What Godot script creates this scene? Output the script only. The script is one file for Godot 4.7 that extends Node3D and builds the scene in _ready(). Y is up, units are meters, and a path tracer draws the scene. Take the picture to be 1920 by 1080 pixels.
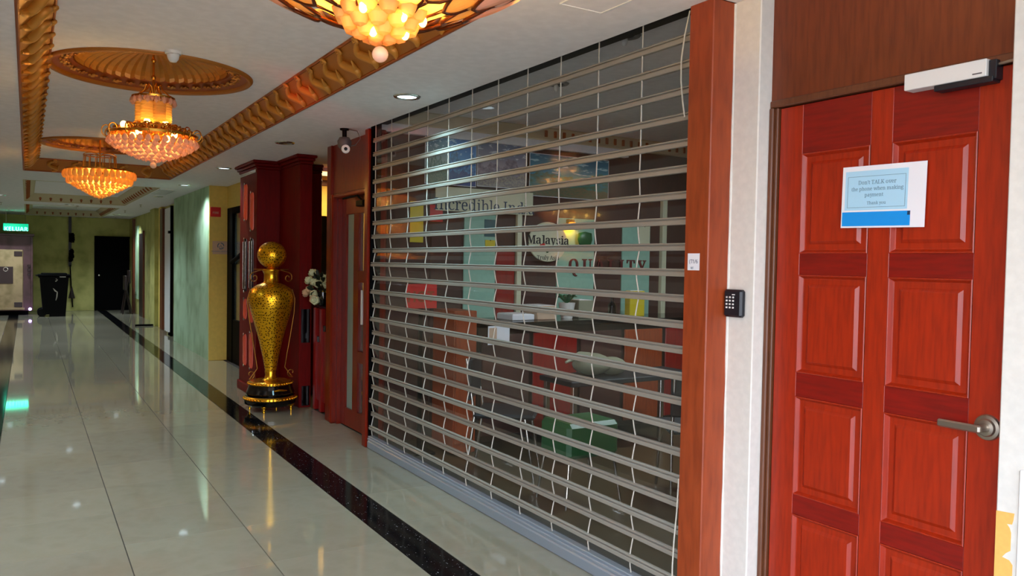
extends Node3D
# A shop-house corridor: polished tile floor, gold coved ceiling with three chandeliers, a clear-panel
# roller shutter, a panelled timber door. x runs across the corridor, -z runs down it, camera at z = 0.

var M := {}
var counts := {}
var rng := RandomNumberGenerator.new()

# ------------------------------------------------------------------ mesh collector
class MB:
	var v := PackedVector3Array()
	var n := PackedVector3Array()
	var uv := PackedVector2Array()
	func tri(a: Vector3, b: Vector3, c: Vector3, na: Vector3, nb: Vector3, nc: Vector3, ua := Vector2.ZERO, ub := Vector2.ZERO, uc := Vector2.ZERO) -> void:
		# a, b, c counter-clockwise seen from outside; stored clockwise
		v.append(a); v.append(c); v.append(b)
		n.append(na); n.append(nc); n.append(nb)
		uv.append(ua); uv.append(uc); uv.append(ub)
	func quad(a: Vector3, b: Vector3, c: Vector3, d: Vector3) -> void:
		var k := (b - a).cross(c - a)
		if k.length_squared() < 1e-16:
			k = (c - a).cross(d - a)
		k = k.normalized()
		tri(a, b, c, k, k, k, Vector2(0, 1), Vector2(1, 1), Vector2(1, 0))
		tri(a, c, d, k, k, k, Vector2(0, 1), Vector2(1, 0), Vector2(0, 0))
	func quadn(a: Vector3, b: Vector3, c: Vector3, d: Vector3, na: Vector3, nb: Vector3, nc: Vector3, nd: Vector3) -> void:
		tri(a, b, c, na, nb, nc)
		tri(a, c, d, na, nc, nd)
	func box(lo: Vector3, hi: Vector3) -> void:
		var p := []
		for i in 8:
			p.append(Vector3(hi.x if i & 1 else lo.x, hi.y if i & 2 else lo.y, hi.z if i & 4 else lo.z))
		quad(p[0], p[4], p[6], p[2])
		quad(p[5], p[1], p[3], p[7])
		quad(p[0], p[1], p[5], p[4])
		quad(p[2], p[6], p[7], p[3])
		quad(p[1], p[0], p[2], p[3])
		quad(p[4], p[5], p[7], p[6])
	func cbox(lo: Vector3, hi: Vector3, b: float) -> void:
		# box with chamfered edges
		var s := hi - lo
		b = minf(b, 0.45 * minf(s.x, minf(s.y, s.z)))
		var f := func(i: int, ax: int) -> Vector3:
			var q := Vector3(hi.x if i & 1 else lo.x, hi.y if i & 2 else lo.y, hi.z if i & 4 else lo.z)
			for k in 3:
				if k != ax:
					q[k] += -b if i & (1 << k) else b
			return q
		var faces := [[0, 4, 6, 2, 0], [5, 1, 3, 7, 0], [0, 1, 5, 4, 1], [2, 6, 7, 3, 1], [1, 0, 2, 3, 2], [4, 5, 7, 6, 2]]
		for e in faces:
			quad(f.call(e[0], e[4]), f.call(e[1], e[4]), f.call(e[2], e[4]), f.call(e[3], e[4]))
		for ax in 3:
			var u := (ax + 1) % 3
			var w := (ax + 2) % 3
			for k in 4:
				var i := 0
				if k & 1: i |= 1 << u
				if k & 2: i |= 1 << w
				var j := i | (1 << ax)
				var a: Vector3 = f.call(i, u)
				var c: Vector3 = f.call(i, w)
				var d: Vector3 = f.call(j, w)
				var g: Vector3 = f.call(j, u)
				if (k == 0) or (k == 3):
					quad(a, g, d, c) if k == 3 else quad(a, g, d, c)
				else:
					quad(c, d, g, a)
		for i in 8:
			var a: Vector3 = f.call(i, 0)
			var c: Vector3 = f.call(i, 1)
			var d: Vector3 = f.call(i, 2)
			var mid := (lo + hi) / 2
			var k := (c - a).cross(d - a).normalized()
			if k.dot((a - mid)) < 0:
				var t := c
				c = d
				d = t
				k = -k
			tri(a, c, d, k, k, k)
	func lathe(prof: Array, segs: int, at := Vector3.ZERO, smooth := false, wave := 0.0, waves := 0, wfrom := 0, wto := 0) -> void:
		# prof: Vector2(radius, height) from the bottom up along the outside
		var m := prof.size()
		var nr := []
		for i in m - 1:
			var t: Vector2 = (prof[i + 1] - prof[i])
			nr.append(Vector2(t.y, -t.x).normalized())
		for i in m - 1:
			var n0: Vector2 = nr[i]
			var n1: Vector2 = nr[i]
			if smooth:
				n0 = (nr[i] + nr[maxi(i - 1, 0)]).normalized()
				n1 = (nr[i] + nr[mini(i + 1, m - 2)]).normalized()
			for s in segs:
				var a0 := TAU * s / segs
				var a1 := TAU * (s + 1) / segs
				var d0 := Vector3(cos(a0), 0, -sin(a0))
				var d1 := Vector3(cos(a1), 0, -sin(a1))
				var p0: Vector2 = prof[i]
				var p1: Vector2 = prof[i + 1]
				var w00 := 1.0
				var w01 := 1.0
				var w10 := 1.0
				var w11 := 1.0
				if waves > 0:
					if i >= wfrom and i <= wto:
						w00 = 1.0 + wave * cos(waves * a0)
						w01 = 1.0 + wave * cos(waves * a1)
					if i + 1 >= wfrom and i + 1 <= wto:
						w10 = 1.0 + wave * cos(waves * a0)
						w11 = 1.0 + wave * cos(waves * a1)
				var A := at + d0 * p0.x * w00 + Vector3(0, p0.y, 0)
				var B := at + d1 * p0.x * w01 + Vector3(0, p0.y, 0)
				var C := at + d1 * p1.x * w11 + Vector3(0, p1.y, 0)
				var D := at + d0 * p1.x * w10 + Vector3(0, p1.y, 0)
				if waves > 0:
					quad(A, B, C, D)
				else:
					var u0 := float(s) / segs
					var u1 := float(s + 1) / segs
					var NA := d0 * n0.x + Vector3(0, n0.y, 0)
					var NB := d1 * n0.x + Vector3(0, n0.y, 0)
					var NC := d1 * n1.x + Vector3(0, n1.y, 0)
					var ND := d0 * n1.x + Vector3(0, n1.y, 0)
					if p0.x > 1e-6:
						tri(A, B, C, NA, NB, NC, Vector2(u0, p0.y), Vector2(u1, p0.y), Vector2(u1, p1.y))
					if p1.x > 1e-6:
						tri(A, C, D, NA, NC, ND, Vector2(u0, p0.y), Vector2(u1, p1.y), Vector2(u0, p1.y))
	func ball(at: Vector3, r: float, segs := 12, rings := 8, sy := 1.0) -> void:
		var prof := []
		for i in rings + 1:
			var a := -PI / 2 + PI * i / rings
			prof.append(Vector2(maxf(cos(a) * r, 0.0), sin(a) * r * sy))
		lathe(prof, segs, at, true)
	func tube(pts: Array, rad, segs := 6, caps := true) -> void:
		var m := pts.size()
		var prev := Vector3.ZERO
		var rings := []
		for i in m:
			var t: Vector3 = (pts[mini(i + 1, m - 1)] - pts[maxi(i - 1, 0)]).normalized()
			var s := prev - t * prev.dot(t)
			if s.length() < 0.01:
				s = t.cross(Vector3.UP if absf(t.y) < 0.9 else Vector3.RIGHT)
			s = s.normalized()
			prev = s
			var w := t.cross(s)
			var r: float = rad[i] if rad is Array else rad
			var ring := []
			for k in segs:
				var a := TAU * k / segs
				ring.append([pts[i] + (s * cos(a) + w * sin(a)) * r, s * cos(a) + w * sin(a)])
			rings.append(ring)
		for i in m - 1:
			for k in segs:
				var a = rings[i][k]
				var b = rings[i][(k + 1) % segs]
				var c = rings[i + 1][(k + 1) % segs]
				var d = rings[i + 1][k]
				quadn(a[0], b[0], c[0], d[0], a[1], b[1], c[1], d[1])
		if caps:
			for k in range(1, segs - 1):
				var t0: Vector3 = (pts[0] - pts[1]).normalized()
				tri(rings[0][0][0], rings[0][k + 1][0], rings[0][k][0], t0, t0, t0)
				var t1: Vector3 = (pts[m - 1] - pts[m - 2]).normalized()
				tri(rings[m - 1][0][0], rings[m - 1][k][0], rings[m - 1][k + 1][0], t1, t1, t1)
	func prism(poly: Array, x0: float, x1: float) -> void:
		# poly of Vector2(z, y), counter-clockwise seen from -x (z to the right); extruded x0 (front) .. x1
		var pk := PackedVector2Array(poly)
		var ix := Geometry2D.triangulate_polygon(pk)
		for i in range(0, ix.size(), 3):
			var a: Vector2 = pk[ix[i]]
			var b: Vector2 = pk[ix[i + 1]]
			var c: Vector2 = pk[ix[i + 2]]
			if (b - a).cross(c - a) < 0:
				var t := b
				b = c
				c = t
			var f := Vector3(-1, 0, 0)
			tri(Vector3(x0, a.y, a.x), Vector3(x0, b.y, b.x), Vector3(x0, c.y, c.x), f, f, f)
			tri(Vector3(x1, a.y, a.x), Vector3(x1, c.y, c.x), Vector3(x1, b.y, b.x), -f, -f, -f)
		for i in pk.size():
			var a := pk[i]
			var b := pk[(i + 1) % pk.size()]
			quad(Vector3(x0, a.y, a.x), Vector3(x1, a.y, a.x), Vector3(x1, b.y, b.x), Vector3(x0, b.y, b.x))
	func done() -> ArrayMesh:
		var arr := []
		arr.resize(Mesh.ARRAY_MAX)
		arr[Mesh.ARRAY_VERTEX] = v
		arr[Mesh.ARRAY_NORMAL] = n
		arr[Mesh.ARRAY_TEX_UV] = uv
		var m := ArrayMesh.new()
		m.add_surface_from_arrays(Mesh.PRIMITIVE_TRIANGLES, arr)
		return m

# ------------------------------------------------------------------ naming and adding
func numbered(called: String) -> String:
	counts[called] = counts.get(called, -1) + 1
	return called if counts[called] == 0 else "%s_%03d" % [called, counts[called]]

func tag(o: Node, label: String, category: String, group := "", kind := "") -> Node:
	if label: o.set_meta("label", label)
	if category: o.set_meta("category", category)
	if group: o.set_meta("group", group)
	if kind: o.set_meta("kind", kind)
	return o

func thing(called: String, label: String, category: String, at := Vector3.ZERO, group := "", kind := "") -> Node3D:
	var o := Node3D.new()
	o.name = numbered(called)
	o.position = at
	add_child(o)
	tag(o, label, category, group, kind)
	return o

func put(parent: Node, called: String, mesh: Mesh, m: Material, at := Vector3.ZERO, turn := 0.0) -> MeshInstance3D:
	var o := MeshInstance3D.new()
	o.name = called if parent != self else numbered(called)
	o.mesh = mesh
	o.material_override = m
	o.position = at
	o.rotation.y = turn
	parent.add_child(o, true)
	return o

func pbox(parent: Node, called: String, lo: Vector3, hi: Vector3, m: Material, b := 0.0) -> MeshInstance3D:
	var k := MB.new()
	if b > 0.0: k.cbox(lo, hi, b)
	else: k.box(lo, hi)
	return put(parent, called, k.done(), m)

func plathe(parent: Node, called: String, prof: Array, segs: int, m: Material, at := Vector3.ZERO, smooth := false) -> MeshInstance3D:
	var k := MB.new()
	k.lathe(prof, segs, Vector3.ZERO, smooth)
	return put(parent, called, k.done(), m, at)

func ptube(parent: Node, called: String, pts: Array, rad, m: Material, segs := 6) -> MeshInstance3D:
	var k := MB.new()
	k.tube(pts, rad, segs)
	return put(parent, called, k.done(), m)

func text(parent: Node, called: String, words: String, height: float, at: Vector3, turn: float, m: Material, face := "Droid Sans", depth := 0.001, bold := false) -> MeshInstance3D:
	var f := SystemFont.new()
	f.font_names = PackedStringArray([face])
	if bold: f.font_weight = 700
	var t := TextMesh.new()
	t.text = words
	t.font = f
	t.font_size = 32
	t.pixel_size = height / 23.0
	t.depth = depth
	t.curve_step = 3.0
	return put(parent, called, t, m, at, turn)

# ------------------------------------------------------------------ materials
func ntex(freq: float, cols: Array, offs: Array, kind := FastNoiseLite.TYPE_SIMPLEX_SMOOTH, octaves := 4, size := 512, sd := 1, nmap := false) -> NoiseTexture2D:
	var f := FastNoiseLite.new()
	f.noise_type = kind
	f.frequency = freq
	f.seed = sd
	f.fractal_octaves = octaves
	if octaves <= 1: f.fractal_type = FastNoiseLite.FRACTAL_NONE
	var t := NoiseTexture2D.new()
	t.width = size
	t.height = size
	t.seamless = true
	t.normalize = true
	t.noise = f
	if nmap:
		t.as_normal_map = true
		t.bump_strength = 4.0
	elif cols.size():
		var g := Gradient.new()
		g.offsets = PackedFloat32Array(offs)
		g.colors = PackedColorArray(cols)
		t.color_ramp = g
	return t

func mat(called: String, c: Color, rough := 0.6, metal := 0.0, tex: Texture2D = null, scale := Vector3.ONE, world := true) -> StandardMaterial3D:
	var m := StandardMaterial3D.new()
	m.resource_name = called
	m.albedo_color = c
	m.roughness = rough
	m.metallic = metal
	if tex:
		m.albedo_texture = tex
		m.uv1_triplanar = true
		m.uv1_world_triplanar = world
		m.uv1_scale = scale
		m.uv1_triplanar_sharpness = 8.0
	M[called] = m
	return m

func glow(called: String, c: Color, energy: float) -> StandardMaterial3D:
	var m := mat(called, c, 0.4)
	m.emission_enabled = true
	m.emission = c
	m.emission_energy_multiplier = energy
	return m

func materials() -> void:
	var W := Color.WHITE
	var fine := ntex(0.03, [Color(0.965, 0.965, 0.965), W], [0.2, 0.8], FastNoiseLite.TYPE_SIMPLEX_SMOOTH, 5, 512, 3)
	var stain := ntex(0.006, [Color(0.80, 0.81, 0.75), Color(0.94, 0.945, 0.92), W], [0.0, 0.42, 0.65], FastNoiseLite.TYPE_SIMPLEX_SMOOTH, 6, 512, 9)
	var grain := ntex(0.02, [Color(0.80, 0.76, 0.73), Color(0.92, 0.91, 0.90), W], [0.0, 0.5, 1.0], FastNoiseLite.TYPE_SIMPLEX_SMOOTH, 5, 512, 5)
	var marble := ntex(0.008, [Color(0.96, 0.955, 0.945), W, Color(0.975, 0.97, 0.955)], [0.1, 0.5, 0.9], FastNoiseLite.TYPE_SIMPLEX_SMOOTH, 6, 512, 12)
	var gi := Image.create(512, 512, false, Image.FORMAT_RGB8)
	gi.fill(Color(0.05, 0.05, 0.055))
	for k in 420:
		var gx := rng.randi_range(2, 508)
		var gy := rng.randi_range(2, 508)
		var gs := rng.randi_range(1, 4)
		var gc := rng.randf_range(0.25, 0.8)
		gi.fill_rect(Rect2i(gx, gy, gs, gs), Color(gc, gc, gc * 1.03))
	var gtex := ImageTexture.create_from_image(gi)
	var lace := ntex(0.05, [Color(0.1, 0.05, 0.02), Color(0.35, 0.22, 0.06), W], [0.08, 0.15, 0.24], FastNoiseLite.TYPE_CELLULAR, 1, 512, 6)
	# floor
	for k in 3:
		var t: Color = [Color(0.575, 0.55, 0.475), Color(0.565, 0.54, 0.47), Color(0.585, 0.56, 0.485)][k]
		var m := mat("tile%d" % k, t, 0.045, 0.0, marble, Vector3(0.9, 0.9, 0.9))
		m.metallic_specular = 0.7
	var g := mat("granite", Color(1, 1, 1), 0.09, 0.0, gtex, Vector3(1.6, 1.6, 1.6))
	g.metallic_specular = 0.24
	mat("grout", Color(0.22, 0.20, 0.18), 0.9)
	mat("concrete", Color(0.62, 0.6, 0.57), 0.9, 0.0, fine, Vector3(0.5, 0.5, 0.5))
	# walls
	mat("ceiling_white", Color(0.915, 0.905, 0.91), 0.85, 0.0, fine, Vector3(0.7, 0.7, 0.7))
	mat("white_wall", Color(0.86, 0.845, 0.81), 0.75, 0.0, fine, Vector3(1.5, 1.5, 1.5))
	mat("white_paint", Color(0.88, 0.88, 0.87), 0.5)
	mat("cream_wall", Color(0.78, 0.70, 0.50), 0.75, 0.0, fine, Vector3(0.8, 0.8, 0.8))
	mat("tan_wall", Color(0.52, 0.42, 0.32), 0.7, 0.0, fine, Vector3(0.8, 0.8, 0.8))
	mat("yellow_wall", Color(0.90, 0.79, 0.40), 0.7, 0.0, fine, Vector3(0.8, 0.8, 0.8))
	mat("olive_wall", Color(0.76, 0.74, 0.44), 0.75, 0.0, stain, Vector3(0.5, 0.5, 0.5))
	mat("green_wall", Color(0.70, 0.82, 0.68), 0.7, 0.0, stain, Vector3(0.55, 0.42, 0.55))
	mat("mint_wall", Color(0.56, 0.74, 0.66), 0.7, 0.0, fine, Vector3(1, 1, 1))
	mat("peach_paint", Color(0.90, 0.70, 0.36), 0.6, 0.0, fine, Vector3(3, 3, 3))
	# timber
	var w1 := mat("mahogany", Color(0.655, 0.155, 0.012), 0.36, 0.0, grain, Vector3(5, 0.5, 5))
	w1.clearcoat_enabled = true
	w1.clearcoat = 0.1
	w1.clearcoat_roughness = 0.2
	var w2 := mat("mahogany_across", Color(0.53, 0.055, 0.01), 0.36, 0.0, grain, Vector3(5, 5, 0.5))
	w2.clearcoat_enabled = true
	w2.clearcoat = 0.1
	w2.clearcoat_roughness = 0.2
	mat("brown_wood", Color(0.46, 0.21, 0.085), 0.4, 0.0, grain, Vector3(4, 0.4, 4))
	mat("frame_brown", Color(0.42, 0.24, 0.14), 0.4, 0.0, grain, Vector3(6, 0.5, 6))
	mat("pillar_red", Color(0.62, 0.26, 0.10), 0.45, 0.0, grain, Vector3(2.5, 0.4, 2.5))
	var w3 := mat("red_lacquer", Color(0.42, 0.022, 0.014), 0.45, 0.0, grain, Vector3(2.0, 0.3, 2.0))
	w3.metallic_specular = 0.25
	var w4 := mat("door_timber", Color(0.48, 0.105, 0.02), 0.3, 0.0, grain, Vector3(4, 0.4, 4))
	w4.clearcoat_enabled = true
	w4.clearcoat = 0.15
	w4.metallic_specular = 0.35
	w4.clearcoat_roughness = 0.25
	mat("red_board", Color(0.58, 0.05, 0.025), 0.35, 0.0, grain, Vector3(4, 0.4, 4))
	mat("dark_wood", Color(0.13, 0.05, 0.03), 0.45, 0.0, grain, Vector3(4, 0.4, 4))
	mat("maroon_wall", Color(0.27, 0.12, 0.085), 0.75, 0.0, grain, Vector3(2, 0.4, 2))
	mat("office_floor", Color(0.30, 0.25, 0.16), 0.35, 0.0, marble, Vector3(1, 1, 1))
	mat("orange_wood", Color(0.62, 0.26, 0.07), 0.5, 0.0, grain, Vector3(4, 0.5, 4))
	# metal and plastic
	mat("alu", Color(0.60, 0.575, 0.53), 0.5, 0.2)
	mat("alu_bar", Color(0.62, 0.66, 0.71), 0.35, 0.55)
	mat("rod", Color(0.74, 0.71, 0.66), 0.5, 0.1)
	mat("chrome", Color(0.85, 0.83, 0.8), 0.15, 1.0)
	mat("steel", Color(0.66, 0.62, 0.57), 0.28, 0.9)
	mat("black_plastic", Color(0.02, 0.02, 0.022), 0.5)
	mat("keypad_body", Color(0.06, 0.085, 0.12), 0.4)
	mat("black_paint", Color(0.012, 0.012, 0.014), 0.6)
	M.black_paint.metallic_specular = 0.15
	M.black_plastic.metallic_specular = 0.2
	mat("black_lacquer", Color(0.012, 0.012, 0.016), 0.12)
	mat("grey_plastic", Color(0.32, 0.31, 0.31), 0.5)
	mat("white_plastic", Color(0.86, 0.85, 0.83), 0.4)
	mat("gold_trim", Color(0.68, 0.42, 0.13), 0.45, 0.25, fine, Vector3(3, 3, 3))
	mat("gold_ornament", Color(0.78, 0.53, 0.20), 0.42, 0.3)
	mat("gold_deep", Color(0.60, 0.29, 0.05), 0.45, 0.25)
	mat("cream_trim", Color(0.78, 0.72, 0.58), 0.7)
	mat("brass", Color(0.86, 0.60, 0.22), 0.25, 1.0)
	mat("bronze", Color(0.42, 0.20, 0.07), 0.35, 0.8)
	mat("urn_gold", Color(0.95, 0.72, 0.12), 0.33, 0.85, lace, Vector3(1.7, 1.7, 1.7), false)
	mat("urn_plain", Color(0.93, 0.68, 0.16), 0.25, 0.95)
	mat("urn_wire", Color(0.55, 0.36, 0.14), 0.35, 0.9)
	var p := StandardMaterial3D.new()
	p.resource_name = "clear_panel"
	p.albedo_color = Color(0.80, 0.78, 0.70, 0.02)
	p.transparency = BaseMaterial3D.TRANSPARENCY_ALPHA
	p.roughness = 0.04
	M["clear_panel"] = p
	var p2 := p.duplicate()
	p2.resource_name = "door_glass"
	p2.albedo_color = Color(0.62, 0.68, 0.66, 0.07)
	M["door_glass"] = p2
	var c1 := mat("crystal", Color(0.93, 0.80, 0.72), 0.12)
	c1.backlight_enabled = true
	c1.backlight = Color(1.0, 0.86, 0.72)
	c1.clearcoat_enabled = true
	c1.clearcoat = 0.6
	c1.clearcoat_roughness = 0.05
	var c2 := mat("amber_crystal", Color(1.0, 0.87, 0.56), 0.15)
	c2.backlight_enabled = true
	c2.backlight = Color(1.0, 0.90, 0.58)
	c2.clearcoat_enabled = true
	c2.clearcoat = 0.5
	c2.clearcoat_roughness = 0.05
	var c3 := mat("amber_petal", Color(1.0, 0.82, 0.45), 0.25)
	c3.backlight_enabled = true
	c3.backlight = Color(1.0, 0.86, 0.48)
	glow("warm_bulb", Color(1.0, 0.82, 0.45), 6.0)
	glow("cool_lens", Color(0.86, 0.95, 1.0), 3.0)
	glow("tube_lamp", Color(1.0, 0.86, 0.62), 1.6)
	glow("exit_green", Color(0.0, 0.72, 0.52), 1.0)
	glow("exit_letter", Color(0.55, 1.0, 0.92), 1.6)
	glow("office_bulb", Color(1.0, 0.66, 0.16), 2.5)
	glow("indicator", Color(0.8, 0.7, 1.0), 3.0)
	glow("red_led", Color(1.0, 0.1, 0.1), 1.5)
	mat("frosted", Color(0.50, 0.57, 0.52), 0.35)
	mat("lens_off", Color(0.55, 0.52, 0.5), 0.2, 0.3)
	# small things
	mat("paper", Color(0.90, 0.90, 0.92), 0.5)
	mat("paper_blue", Color(0.66, 0.83, 0.92), 0.5)
	mat("strip_blue", Color(0.0, 0.56, 0.88), 0.5)
	mat("ink", Color(0.36, 0.47, 0.56), 0.6)
	mat("ink_dark", Color(0.03, 0.04, 0.08), 0.6)
	mat("ink_navy", Color(0.07, 0.20, 0.33), 0.6)
	mat("ink_red", Color(0.36, 0.06, 0.05), 0.6)
	mat("sign_red", Color(0.80, 0.02, 0.03), 0.45)
	mat("sign_pale", Color(0.78, 0.66, 0.56), 0.5)
	mat("pale_board", Color(0.80, 0.80, 0.68), 0.6)
	mat("tube_red", Color(0.84, 0.34, 0.26), 0.2)
	mat("tube_clear", Color(0.16, 0.04, 0.03), 0.06)
	mat("rose", Color(0.80, 0.82, 0.66), 0.7)
	mat("rose_peach", Color(0.84, 0.70, 0.55), 0.7)
	mat("leaf", Color(0.035, 0.10, 0.03), 0.6)
	mat("safe_mauve", Color(0.36, 0.24, 0.25), 0.4, 0.2, stain, Vector3(0.9, 0.9, 0.9))
	mat("safe_cream", Color(0.72, 0.62, 0.46), 0.4, 0.1, stain, Vector3(0.9, 0.9, 0.9))
	mat("safe_plate", Color(0.20, 0.12, 0.11), 0.4)
	mat("green_seat", Color(0.03, 0.34, 0.16), 0.35)
	mat("dark_seat", Color(0.11, 0.12, 0.14), 0.6)
	mat("yellow_card", Color(0.80, 0.72, 0.10), 0.6)
	mat("teal_card", Color(0.02, 0.30, 0.34), 0.6)
	mat("pale_bag", Color(0.55, 0.55, 0.46), 0.45)
	mat("red_card", Color(0.78, 0.09, 0.07), 0.5)
	mat("rope", Color(0.78, 0.76, 0.70), 0.6)

# ------------------------------------------------------------------ scene
func _ready() -> void:
	rng.seed = 7
	camera_and_light()
	materials()
	floor_build()
	ceiling_build()
	shell_build()
	near_wall_build()
	door_build()
	shutter_build()
	timber_block_build()
	reception_build()
	far_build()
	cove_ornaments()
	medallions()
	chandelier_lotus(Vector3(0.704, 2.70, -1.75))
	chandelier_tiered(Vector3(0.704, 2.70, -5.65))
	chandelier_bowl(Vector3(0.672, 2.70, -9.65))
	downlights()
	small_fittings()
	urn_build()
	office_build()

func camera_and_light() -> void:
	var cam := Camera3D.new()
	cam.name = "camera"
	cam.fov = 40.1815
	cam.near = 0.05
	cam.far = 200.0
	var r := Vector3(0.85164661, 0.01736629, 0.52382866)
	var u := Vector3(0.00173172, 0.99935221, -0.03594659)
	var f := Vector3(0.52411359, -0.03152091, -0.85106485)
	cam.transform = Transform3D(Basis(r, u, -f), Vector3(0, 1.5, 0))
	add_child(cam)
	cam.current = true
	var e := Environment.new()
	var sky := Sky.new()
	var sm := ProceduralSkyMaterial.new()
	sm.sky_top_color = Color(0.80, 0.88, 1.0)
	sm.sky_horizon_color = Color(0.98, 0.98, 0.98)
	sm.ground_bottom_color = Color(0.50, 0.49, 0.46)
	sm.ground_horizon_color = Color(0.75, 0.74, 0.72)
	sm.sky_energy_multiplier = 1.0
	sky.sky_material = sm
	e.background_mode = Environment.BG_SKY
	e.sky = sky
	e.background_energy_multiplier = 8.5
	e.tonemap_mode = Environment.TONE_MAPPER_LINEAR
	e.tonemap_exposure = 1.1
	e.sdfgi_enabled = true
	e.ssao_enabled = true
	e.ssil_enabled = true
	var we := WorldEnvironment.new()
	we.name = "environment"
	we.environment = e
	add_child(we)

func omni(parent: Node, at: Vector3, c: Color, energy: float, size := 0.03) -> void:
	var l := OmniLight3D.new()
	l.name = "glow_light"
	l.position = at
	l.light_color = c
	l.light_energy = energy
	l.light_size = size
	l.omni_range = 30.0
	l.omni_attenuation = 2.0
	l.shadow_enabled = true
	parent.add_child(l, true)

func spot(parent: Node, at: Vector3, to: Vector3, c: Color, energy: float, angle := 60.0, size := 0.04) -> void:
	var l := SpotLight3D.new()
	l.name = "beam_light"
	l.light_color = c
	l.light_energy = energy
	l.light_size = size
	l.spot_range = 30.0
	l.spot_attenuation = 2.0
	l.spot_angle = angle
	l.spot_angle_attenuation = 0.8
	l.shadow_enabled = true
	parent.add_child(l, true)
	var d := (to - at).normalized()
	l.transform = Transform3D(Basis.looking_at(d, Vector3.FORWARD if absf(d.y) > 0.9 else Vector3.UP), at)

# ------------------------------------------------------------------ floor
func floor_build() -> void:
	var fl := thing("floor", "polished cream tile floor with black granite borders down the corridor", "floor", Vector3.ZERO, "", "structure")
	pbox(fl, "grout_bed", Vector3(-1.1, -0.12, -24.7), Vector3(2.62, -0.006, 2.6), M.grout)
	var cols := [[-0.98, -0.392, 0.21], [-0.188, 0.4265, 0.21], [0.4265, 1.0345, 0.21], [1.0345, 1.643, 0.21], [1.848, 2.45, -0.04]]
	var g := 0.0022
	for c in cols:
		var k := MB.new()
		var w: float = (c[1] - c[0]) / 2 - g
		k.cbox(Vector3(-w, -0.012, -0.3 + 0.0005), Vector3(w, 0.0, 0.3 - 0.0005), 0.0008)
		var m := k.done()
		var z0: float = 2.25 + c[2] - 0.05
		for r in 46:
			var z := z0 - 0.6 * r
			if z < -24.35: break
			put(fl, "floor_tile", m, M["tile%d" % rng.randi_range(0, 2)], Vector3((c[0] + c[1]) / 2, 0, z))
	for c in [[-0.392, -0.188], [1.643, 1.848]]:
		var k := MB.new()
		var w: float = (c[1] - c[0]) / 2 - 0.001
		k.cbox(Vector3(-w, -0.012, -0.3 + 0.0006), Vector3(w, 0.0, 0.3 - 0.0006), 0.0008)
		var m := k.done()
		for r in 45:
			put(fl, "border_tile", m, M.granite, Vector3((c[0] + c[1]) / 2, 0, 2.3 - 0.6 * r))
	var gr := pbox(self, "ground", Vector3(-30, -0.25, 2.6), Vector3(30, -0.02, 60), M.concrete)
	pbox(gr, "side_paving", Vector3(-30, -0.25, -30), Vector3(-1.1, -0.02, 2.6), M.concrete)
	tag(gr, "pale concrete pavement outside the open end of the corridor", "pavement", "", "structure")

# ------------------------------------------------------------------ ceiling
const COVES := [[-0.042, 1.65, -11.55, 0.7], [-0.05, 1.72, -18.1, -13.0], [-0.05, 1.72, -24.0, -19.2]]

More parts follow.
